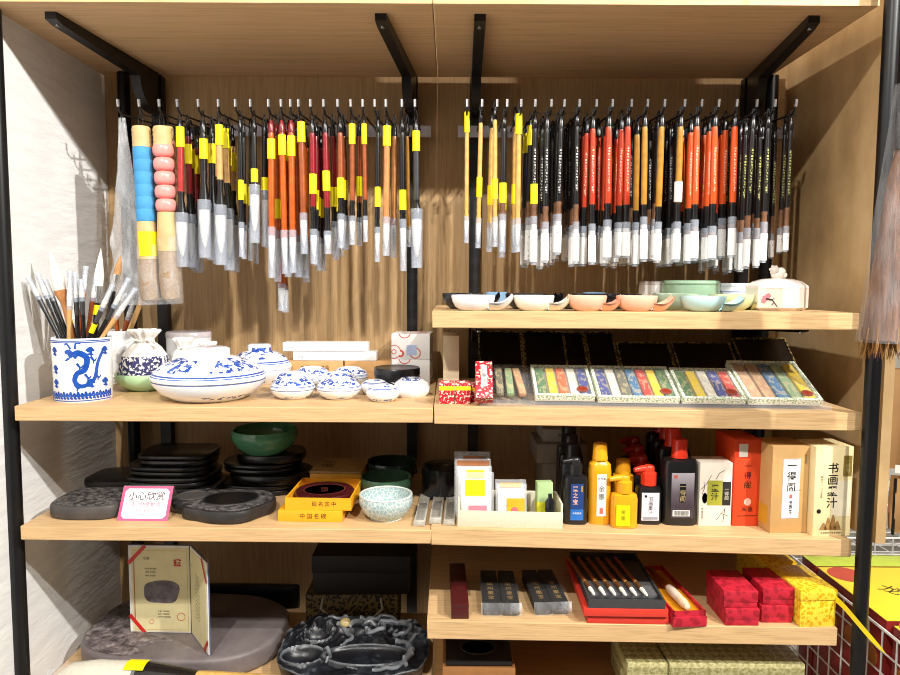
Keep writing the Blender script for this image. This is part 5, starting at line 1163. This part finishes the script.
def strip(mb, p, q, w, y=-.0016, mm=None):
    d = Vector((q[0]-p[0], q[1]-p[1])).normalized(); nn = Vector((-d.y, d.x))*w
    mb.poly([(p[0]+nn.x, y, p[1]+nn.y), (q[0]+nn.x, y, q[1]+nn.y), (q[0]-nn.x, y, q[1]-nn.y), (p[0]-nn.x, y, p[1]-nn.y)], mm)
for p_, q_, mm_ in (((.001, H-.042), (.040, H-.001), None), ((.001, .042), (.034, .001), None), ((W2-.034, H-.001), (W2-.001, H-.045), M2), ((W2-.026, .001), (W2-.001, .030), M2)):
    q = MB(); strip(q, p_, q_, .0042, mm=mm_); part(t, 'corner_ribbon', q, P('ribbon_red', '#c8201c', .4))
q = MB()
for p_, q_ in (((.012, .008), (.012, H-.012)), ((.012, H-.012), (W-.006, H-.012)), ((W-.006, H-.012), (W-.006, .008)), ((W-.006, .008), (.012, .008))): strip(q, p_, q_, .0003, -.0011)
part(t, 'page_border', q, P('border_brown', '#b08a5a', .6)); q = MB(); strip(q, (.0135, .03), (.0135, H-.03), .0006, -.0012); part(t, 'red_margin', q, RED)
part(t, 'stone_picture', MB().poly([(W*.53+x, -.0012, H*.475+z) for x, z in blob(32, W*.29, H*.135, 2, .09, 2.5)]), stone('picture_grey', '#4e4448', '#80767a', 40, .5, 0))
text(t, '證', .018, (W*.80, -.0013, H*.80), RED, wt=.03); text(t, '收藏', .007, (W*.3, -.0013, H*.85), P('grey_brown_ink', '#7a6a55', .6))
for i, s_ in enumerate(('作品名称 端砚', '材质 老坑石', '规格 长宽高')): text(t, s_, .0042, (W*.36, -.0013, H*(.735-.04*i)), INK)
for i, s_ in enumerate(('作者', '鉴定', '工艺师')): text(t, s_+' 中国端砚', .0040, (W*.56, -.0013, H*(.25-.032*i)), INK)
q = MB().tube([(W*.84+.009*math.cos(i*.3142), -.0012, H*.19+.009*math.sin(i*.3142)) for i in range(21)], .0005, 4)
part(t, 'round_stamp', q, RED)
q = MB().tube([(W*.36+.005*math.cos(i*.3142), -.0012, H*.13+.005*math.sin(i*.3142)) for i in range(21)], .0004, 4)
part(t, 'round_stamp', q, RED)
rot2 = (math.pi/2, 0, A2)
for i in range(13):
    v_ = M2 @ Vector((W2*.42+.002*(i % 3), -.0013, H*(.74-.04*i))); text(t, '中国端砚石质细腻', .0038, v_, INK, rot2)
text(t, '书', .008, M2 @ Vector((W2*.12, -.0013, H*.80)), P('grey_brown_ink', '#7a6a55', .6), rot2)
# big brush lying in front
Yb = .038; zb_ = L4.z(px2x(120, Yb)); r = .036
c0 = Vector((px2x(43, Yb), Yb, zb_+r+.0015))
bb = thing('large_brush', 'huge brush with white tuft lying in front of the slab', 'brush', c0); bb.rotation_euler = (0, R(90), R(-3))
M1 = mpp(Yb)
part(bb, 'bristles', MB().lathe([(0, 0), (.012, .003), (r*.8, .03), (r, .08), (r*.98, 84*M1), (0, 84*M1)], 24), P('ivory_hair', '#ddd6bf', .8, var=.1, scale=150))
part(bb, 'plastic_sleeve', MB().lathe([(.016, -.02), (r*.85, .02), (r*1.04, .08), (r*1.03, 88*M1)], 24), clear('sleeve_film', fac=.18))
part(bb, 'ferrule', MB().lathe([(0, 84*M1), (r*1.0, 84*M1), (r*.98, 98*M1), (r*.8, 125*M1), (r*.62, 148*M1), (0, 148*M1)], 24), P('black_horn', '#1d1a19', .15))
part(bb, 'handle', MB().lathe([(0, 147*M1), (r*.6, 147*M1), (r*.62, 165*M1), (r*.5, 260*M1), (0, 260*M1)], 20), hmat('bamboo'))
part(bb, 'price_sticker', MB().surf(lambda u, v: (-(r*1.06)*math.cos((u-.5)*1.1), -(r*1.06)*math.sin((u-.5)*1.1), (75+21*v)*M1), 8, 1), YEL)
# carved dragon inkstone
cx_, cy_ = px2x(350, .12), .155; zc_ = L4.z(cx_); RX, RY, HH = .166, .115, .055
t = thing('carved_inkstone', 'black carved dragon inkstone with pools and a golden pearl', 'inkstone', (cx_, cy_, zc_))
pools = [(-.105, -.045, .042, .034, .020), (-.088, .035, .028, .022, .014), (.035, -.045, .085, .038, .010)]
def hf(x, y):
    h = HH*.78
    n1 = noise.fractal((x*22, y*22, 1.7), 1.0, 2.0, 3); n2 = abs(noise.noise((x*38, y*38, 5)))
    car = max(0, min(1, (y+.0)/.05))
    h += .014*car+.010*n1*(.5+car)+.010*(.3-n2)*(.4+car)
    for a_, b_, c, d, dp in pools:
        q_ = math.hypot((x-a_)/c, (y-b_)/d)
        if q_ < 1: h = HH*.80-dp*(1-q_**4)
        elif q_ < 1.22: h = HH*.80+.007*math.sin((q_-1)/.22*math.pi)
    return h
def stone_f(u, v):
    a_ = u*2*math.pi; k = blob_r(a_)
    if v < .25: s_ = v/.25; return (RX*k*math.cos(a_)*(.93+.07*s_), RY*k*math.sin(a_)*(.93+.07*s_), s_*hf(RX*k*math.cos(a_)*.98, RY*k*math.sin(a_)*.98)*.92)
    q_ = 1-(v-.25)/.75; x, y = RX*k*math.cos(a_)*q_, RY*k*math.sin(a_)*q_; e_ = max(0, (q_-.9)/.1)
    return (x, y, hf(x, y)*(1-.08*e_*e_))
def blob_r(a_):
    c, s_ = abs(math.cos(a_)), abs(math.sin(a_)); return (c**3+s_**3)**(-1/3)*(1+.04*noise.noise((math.cos(a_)*2, math.sin(a_)*2, 8)))
n = N('veined_black_stone'); v = n.coord(); f1 = n.noise(v, 16, 6, .7); g1 = n.n('ShaderNodeNewGeometry'); pt = n.ramp(g1.outputs['Pointiness'], [(.515, (0, 0, 0, 1)), (.62, (1, 1, 1, 1))])
VEIN = n.done(n.mix(pt, n.ramp(f1, [(.45, lin('#0e1015')), (.60, lin('#1e2229')), (.72, lin('#5d6368'))]), lin('#8f9499')), .35); n.bump(n.noise(v, 120, 3), .25)
part(t, 'stone_body', MB().surf(stone_f, 150, 90), VEIN, angle=70)
q = MB()
def cr(pts, r0, r1):
    D_ = []
    for i in range((len(pts)-1)*5+1):
        k = min(i//5, len(pts)-2); f2 = i/5-k; P0_, P1_, P2_, P3_ = (Vector(pts[max(k-1, 0)]), Vector(pts[k]), Vector(pts[k+1]), Vector(pts[min(k+2, len(pts)-1)]))
        w_ = .5*((2*P1_)+(-P0_+P2_)*f2+(2*P0_-5*P1_+4*P2_-P3_)*f2*f2+(-P0_+3*P1_-3*P2_+P3_)*f2**3); D_.append(w_)
    D_ = [(w_.x, w_.y, hf(w_.x, w_.y)+.004) for w_ in D_]; n_ = len(D_)
    q.tube(D_, [r0+(r1-r0)*i/n_ for i in range(n_)], 8)
for pts, r0, r1 in (([(-.02, .05), (.01, .075), (.05, .07), (.06, .04), (.03, .03), (.02, .05)], .007, .004), ([(-.045, .055), (-.01, .03), (-.02, .005), (-.028, -.01)], .006, .002), ([(.05, .07), (.09, .08), (.12, .06), (.11, .03), (.085, .035), (.09, .055)], .007, .003),
        ([(0, .09), (.04, .095), (.08, .1), (.12, .09)], .006, .003), ([(.12, .0), (.13, -.03), (.115, -.06), (.12, -.085)], .008, .004), ([(.09, .01), (.12, .01), (.14, .03)], .006, .003), ([(-.06, -.02), (-.045, -.05), (-.05, -.075)], .005, .002), ([(-.03, .085), (-.05, .07), (-.07, .075)], .005, .002), ([(.13, -.05), (.1, -.09), (.05, -.1)], .006, .003)): cr(pts, r0, r1)
part(t, 'carved_dragon', q, VEIN)
part(t, 'golden_pearl', MB().ball((-.028, .052, hf(-.028, .052)+.008), .0125, 1.05, 1, .85, 20, 12), stone('gold_stone', '#a08a58', '#d6c694', 40, .3, .1))
# boxes behind the carved stone
Yd = .315; m = mpp(Yd); xa_, xb_ = px2x(302, Yd), px2x(398, Yd); zz = L4.z(xa_); h1 = onY(350, 595, Yd).z-zz
DBRO = brocade('dark_gold_brocade', '#1d150b', '#6f5b30', 150, .6, .55)
t = thing('brocade_box', 'dark gold brocade box with two bone clasps behind the carved stone', 'box', ((xa_+xb_)/2, Yd, zz)); w = (xb_-xa_)/2
part(t, 'box_body', MB().box(-w, w, 0, .105, 0, h1, .001), DBRO)
for s_ in (-1, 1):
    q = MB().tube([(s_*w*.62, -.002, h1*.93), (s_*w*.66, -.005, h1*.62), (s_*w*.48, -.006, h1*.40)], [.002, .0035, .0022], 8)
    part(t, 'bone_clasp', q, P('bone', '#b8ac94', .4))
DKB = P('dark_brown_board', '#140f0c', .6)
t = thing('black_box', 'black box stacked on the dark gold brocade box', 'box', ((xa_+xb_)/2+.012, Yd+.004, zz+h1+.0008)); h2 = onY(350, 557, Yd).z-(zz+h1)
part(t, 'box_body', MB().box(-w*.95, w*1.12, 0, .095, 0, h2*.55, .001), DKB); part(t, 'box_lid', MB().box(-w*.97, w*1.14, -.001, .096, h2*.55+.0005, h2, .001), DKB)
# glass lidded brown box (right)
Ye = .06; zz = R5.z(px2x(480, Ye)); m = mpp(Ye); w = 38*m; h1 = onY(480, 668, Ye).z-zz
t = thing('inkstone_case', 'brown case with dark oval stone set in its lid, lowest right shelf', 'box', (px2x(482, Ye), Ye, zz), 0)
part(t, 'case_body', MB().box(-w, w, 0, .12, 0, h1, .001), P('brown_card', '#9a6a3c', .5, var=.15)); part(t, 'dark_lid', MB().box(-w*.92, w*.92, .006, .115, h1+.0004, h1+.012, .001), BTIN)
part(t, 'oval_rim', MB().lathe([(.026, h1+.012), (.028, h1+.0135), (.030, h1+.012)], 32, Matrix.Translation((0, .06, 0)), sx=1.3), P('dark_grey_rim', '#34312f', .3))
# green brocade boxes
n = N('green_gold_brocade'); v = n.coord(rot=(0, 0, R(45))); ck = n.n('ShaderNodeTexChecker', Scale=70.0); ck.inputs[1].default_value = lin('#b4ad78'); ck.inputs[2].default_value = lin('#77733f'); n.l(v, ck.inputs[0])
GBR = n.done(n.mix(.45, ck.outputs[0], n.ramp(n.noise(v, 160, 3), [(.4, lin('#8d8650')), (.6, lin('#d9d3a6'))])), .5)
Yg = .03; zz = R5.z(px2x(720, Yg))
for i, (x0, x1, lb, dpt) in enumerate(((636, 679, 'left green-gold brocade box on the lowest right shelf', .14), (680, 822, 'wide right green-gold brocade box on the lowest right shelf', .14))):
    X0, X1 = px2x(x0, Yg), px2x(x1, Yg); w = (X1-X0)/2-.0008; zz = R5.z((X0+X1)/2); hh = onY(720, 664, Yg).z-zz
    t = thing('brocade_box', lb, 'box', ((X0+X1)/2, Yg, zz), 0, 'green-gold brocade boxes')
    part(t, 'box_base', MB().box(-w*.995, w*.995, .001, dpt, 0, hh*.55, .001), GBR); part(t, 'box_lid', MB().box(-w, w, 0, dpt+.001, hh*.55+.0005, hh, .0015), GBR)
# ================================================================ giant hanging brush, right edge
Yh = -.20; m = mpp(Yh); top = onY(910, 60, Yh)
z = lambda y: onY(900, y, Yh).z-top.z
t = thing('giant_brush', 'giant brown haired brush in plastic hanging at the right edge', 'brush', top)
part(t, 'handle', MB().lathe([(0, .12), (.016, .12), (.016, z(150)), (0, z(150))], 20), BTIN)
n = N('long_brown_hair'); v = n.coord(scale=(1, 1, .04)); f1 = n.noise(v, 130, 4, .7); HAIR = n.done(n.ramp(f1, [(.35, lin('#4a2d1a')), (.65, lin('#8a5f42'))]), .7); n.bump(f1, .6, .004)
part(t, 'bristles', MB().surf(lambda u, v: ((.013+.036*v**.7)*(1+.03*noise.noise((u*22, v*4, 1)))*math.cos(u*6.2832), (.013+.036*v**.7)*.8*math.sin(u*6.2832), z(150)+(z(340)-z(150))*v), 60, 20), HAIR, angle=80)
q = MB()
for i in range(130):
    a_ = random.random()*6.283; r_ = .049*random.uniform(.5, 1.02); b_ = (r_*math.cos(a_), r_*.8*math.sin(a_), z(328))
    q.tube([b_, (b_[0]*1.05+random.uniform(-.003, .003), b_[1]*1.05, z(345)), (b_[0]*1.1+random.uniform(-.005, .005), b_[1]*1.1, z(random.uniform(350, 363)))], [.0016, .0012, .0004], 4)
part(t, 'hair_fringe', q, P('golden_brown_hair', '#8a5f2c', .7, var=.3, scale=100))
part(t, 'plastic_wrap', MB().surf(lambda u, v: ((.019+.038*v)*(1+.10*noise.noise((math.cos(u*6.2832)*2.5, math.sin(u*6.2832)*2.5, v*3)))*math.cos(u*6.2832), (.019+.038*v)*.85*math.sin(u*6.2832), z(84)+(z(342)-z(84))*v), 60, 40), crinkle('brush_wrap_film', fac=.15), angle=80)
part(t, 'hanging_cord', MB().tube([(0, 0, .12), (0, 0, .45)], .002, 6), CORD)
# ================================================================ background display, lower right
WIRE = P('white_wire', '#e6e4e0', .4)
def wires(parent, name, a, u, v, nu, nv, r=.0022, mat=WIRE):
    q = MB(); a, u, v = Vector(a), Vector(u), Vector(v)
    for i in range(nu+1): q.tube([a+u*i/nu, a+u*i/nu+v], r, 5)
    for j in range(nv+1): q.tube([a+v*j/nv, a+v*j/nv+u], r*(1.6 if j in (0, nv) else 1), 5)
    part(parent, name, q, mat)
XW = .955; zt_ = ZC-.752; z0_ = .30
t = thing('wire_basket', 'white wire display basket beside the right post', 'basket', (XW, .1, 0))
wires(t, 'side_grid', (0, -.25, z0_), (0, .85, 0), (0, 0, zt_-z0_), 17, 8); wires(t, 'back_grid', (0, .6, z0_), (.75, 0, 0), (0, 0, zt_-z0_), 14, 8); wires(t, 'floor_grid', (0, -.25, z0_), (.75, 0, 0), (0, .85, 0), 12, 14)
q = MB()
for x_, y_ in ((.0, -.25), (.75, -.25), (0, .6), (.75, .6)): q.tube([(x_, y_, 0), (x_, y_, zt_)], .006, 8)
part(t, 'corner_posts', q, WIRE)
DRD = P('dark_red_card', '#8a1f1c', .45, var=.15); BY = P('bright_yellow_card', '#f0d028', .4, var=.08, scale=8)
zb0 = z0_+.004
for i, (y0_, y1_, x1_, c, lb) in enumerate(((-.12, .13, .30, BY, 'nearest yellow topped gift box with red sides in the wire basket'), (.15, .44, .30, BY, 'second yellow topped gift box with red sides in the wire basket'), (.445, .52, .30, P('lime_card', '#b5c440', .45), 'lime green topped gift box at the back of the basket'), (-.12, .35, .62, BY, 'yellow topped gift box in the second column of the basket'))):
    xo = XW+.008+(.305 if i == 3 else 0); w = (x1_-(.305 if i == 3 else 0))
    hz = zt_+.02-zb0
    b_ = thing('gift_box', lb, 'gift box', (xo, y0_, zb0), 0, 'gift boxes in the wire basket'); part(b_, 'box_body', MB().box(0, w-.008, 0, y1_-y0_-.004, 0, hz-.002, .001), DRD); part(b_, 'printed_top', MB().box(0, w-.008, 0, y1_-y0_-.004, hz-.002, hz, .0005), c)
    if i < 2:
        text(b_, '龙井', .05, (.12, .13, hz+.0006), P('dark_brown_ink', '#3a2410', .6), (0, 0, R(-50))); part(b_, 'red_medallion', MB().lathe([(0, 0), (.045, 0), (.045, .0006), (0, .0006)], 24, Matrix.Translation((.05, .225 if i == 0 else .24, hz))), P('medallion_red', '#b5402a', .5))
        for k_ in range(3): part(b_, 'gold_roundel', MB().lathe([(0, -.0004), (.025, -.0004), (.025, 0), (0, 0)], 16, Matrix.Translation((0, .05+.08*k_, hz*.75)) @ Matrix.Rotation(math.pi/2, 4, 'Y')), P('roundel_gold', '#b8702c', .5))
# far wire shelving and posts
t = thing('wire_rack', 'far white wire rack seen between post and boxes', 'rack', (1.15, 1.25, 0))
for zz in (.35, .62, .88): wires(t, 'wire_shelf', (-.35, 0, zz), (1.9, 0, 0), (0, .45, 0), 24, 6, .003)
wires(t, 'end_grid', (-.35, .45, .3), (1.9, 0, 0), (0, 0, .75), 24, 10, .0025)
q = MB()
for x_ in (-.35, .3, .9, 1.55): q.box(x_-.012, x_+.012, -.012, .012, 0, 1.1)
part(t, 'rack_posts', q, P('grey_white_metal', '#c9c6c0', .4, .2))
for i, (x_, c) in enumerate(((.98, '#9aa9b5'), (1.16, '#d8d2c6'), (1.34, '#c25b3c'), (1.52, '#cfae4a'), (1.72, '#b8b4ae'))):
    b_ = thing('display_carton', ('pale blue', 'off-white', 'brick red', 'mustard', 'light grey')[i]+' carton on the far wire rack', 'carton', (x_, 1.32, .627), .05*i); part(b_, 'carton_body', MB().box(-.07, .07, 0, .2, 0, .10+.02*(i % 3), .002), P('far_card_%d' % i, c, .6)); part(b_, 'carton_label', MB().box(-.05, .05, -.001, 0, .03, .07), WHITE)
# kraft bags hanging right of the post
KB = P('kraft_bag_paper', '#9a7448', .75, var=.15, scale=10)
for i, (px, y0_, y1_, Yk_, lb) in enumerate(((898, 370, 470, .16, 'upper kraft paper bag hanging right of the post'), (900, 480, 535, .06, 'lower kraft paper bag hanging right of the post'))):
    m = mpp(Yk_); c = onY(px, y0_, Yk_); h = onY(px, y0_, Yk_).z-onY(px, y1_, Yk_).z; w = 15*m
    t = thing('kraft_bag', lb, 'bag', (c.x+.02, Yk_, c.z-h), -.35, 'kraft paper bags'); part(t, 'bag_body', MB().surf(lambda u, v: (w*2.2*(u-.4), -.012*math.sin(v*3)+.01*math.sin(u*5), h*v), 10, 12).surf(lambda u, v: (w*2.2*(u-.4), .03+.012*math.sin(v*3), h*v), 10, 12), KB)
    part(t, 'bag_edge', MB().tube([(-w*.88, -.006, h*v_+(.006*math.sin(v_*9))) for v_ in (0, .25, .5, .75, 1)], .003, 6), BLACK)
    part(t, 'white_tag', MB().box(-.016, .004, -.016, -.0155, -.004, .014), WHITE); part(t, 'hanging_cord', MB().tube([(0, .01, h), (0, .01, h+.12+.2*i)], .0015, 5), CORD)
# ================================================================ light
def area(name, loc, target, size, power, col=(1, .96, .90)):
    l = bpy.data.lights.new(name, 'AREA'); l.size = size; l.energy = power; l.color = col; l.shape = 'DISK'
    o = bpy.data.objects.new(name, l); COL.objects.link(o); o.location = loc
    o.rotation_euler = (Vector(target)-Vector(loc)).to_track_quat('-Z', 'Y').to_euler(); return o
area('ceiling_or_fill_lamp', (-.62, -2.0, ZC+1.75), (.3, .2, ZC-.2), .06, 62)
area('ceiling_or_fill_lamp', (1.15, -2.1, ZC+1.75), (-.2, .2, ZC-.2), .06, 60)
area('ceiling_or_fill_lamp', (1.9, -1.5, ZC+1.45), (-.87, .1, ZC-.1), .06, 105)  # extra side lamp, added to brighten the left wall
area('ceiling_or_fill_lamp', (2.2, .6, 3.0), (1.3, 1.2, .6), .4, 45)
area('fill_panel', (0, -2.6, 3.2), (0, 0, 1.2), 2.2, 6, (1, .97, .93))  # soft fill light added in front of the shelves
def spot(loc, target, ang, power):  # narrow spots added to throw bright strips through the rear shelf gap
    l = bpy.data.lights.new('strip_spot', 'SPOT'); l.energy = power; l.spot_size = ang; l.spot_blend = .1; l.shadow_soft_size = .015; l.color = (1, .96, .9)
    o = bpy.data.objects.new('strip_spot', l); COL.objects.link(o); o.location = loc; o.rotation_euler = (Vector(target)-Vector(loc)).to_track_quat('-Z', 'Y').to_euler()
spot((onY(450, 90, .46).x-.02, .02, ztop+1.3), (onY(447, 90, .46).x, .46, ztop), R(14.5), 90)
spot((onY(730, 90, .46).x, .02, ztop+1.3), (onY(730, 90, .46).x, .46, ztop), R(6.5), 90)
w = bpy.data.worlds.new('shop_ambient'); SC.world = w; w.use_nodes = True
w.node_tree.nodes['Background'].inputs[0].default_value = (1, .96, .91, 1); w.node_tree.nodes['Background'].inputs[1].default_value = .065
SC.view_settings.view_transform = 'Standard'; SC.view_settings.look = 'None'; SC.view_settings.exposure = -0.13; SC.view_settings.gamma = 1.0
SC.cycles.filter_width = 1.0
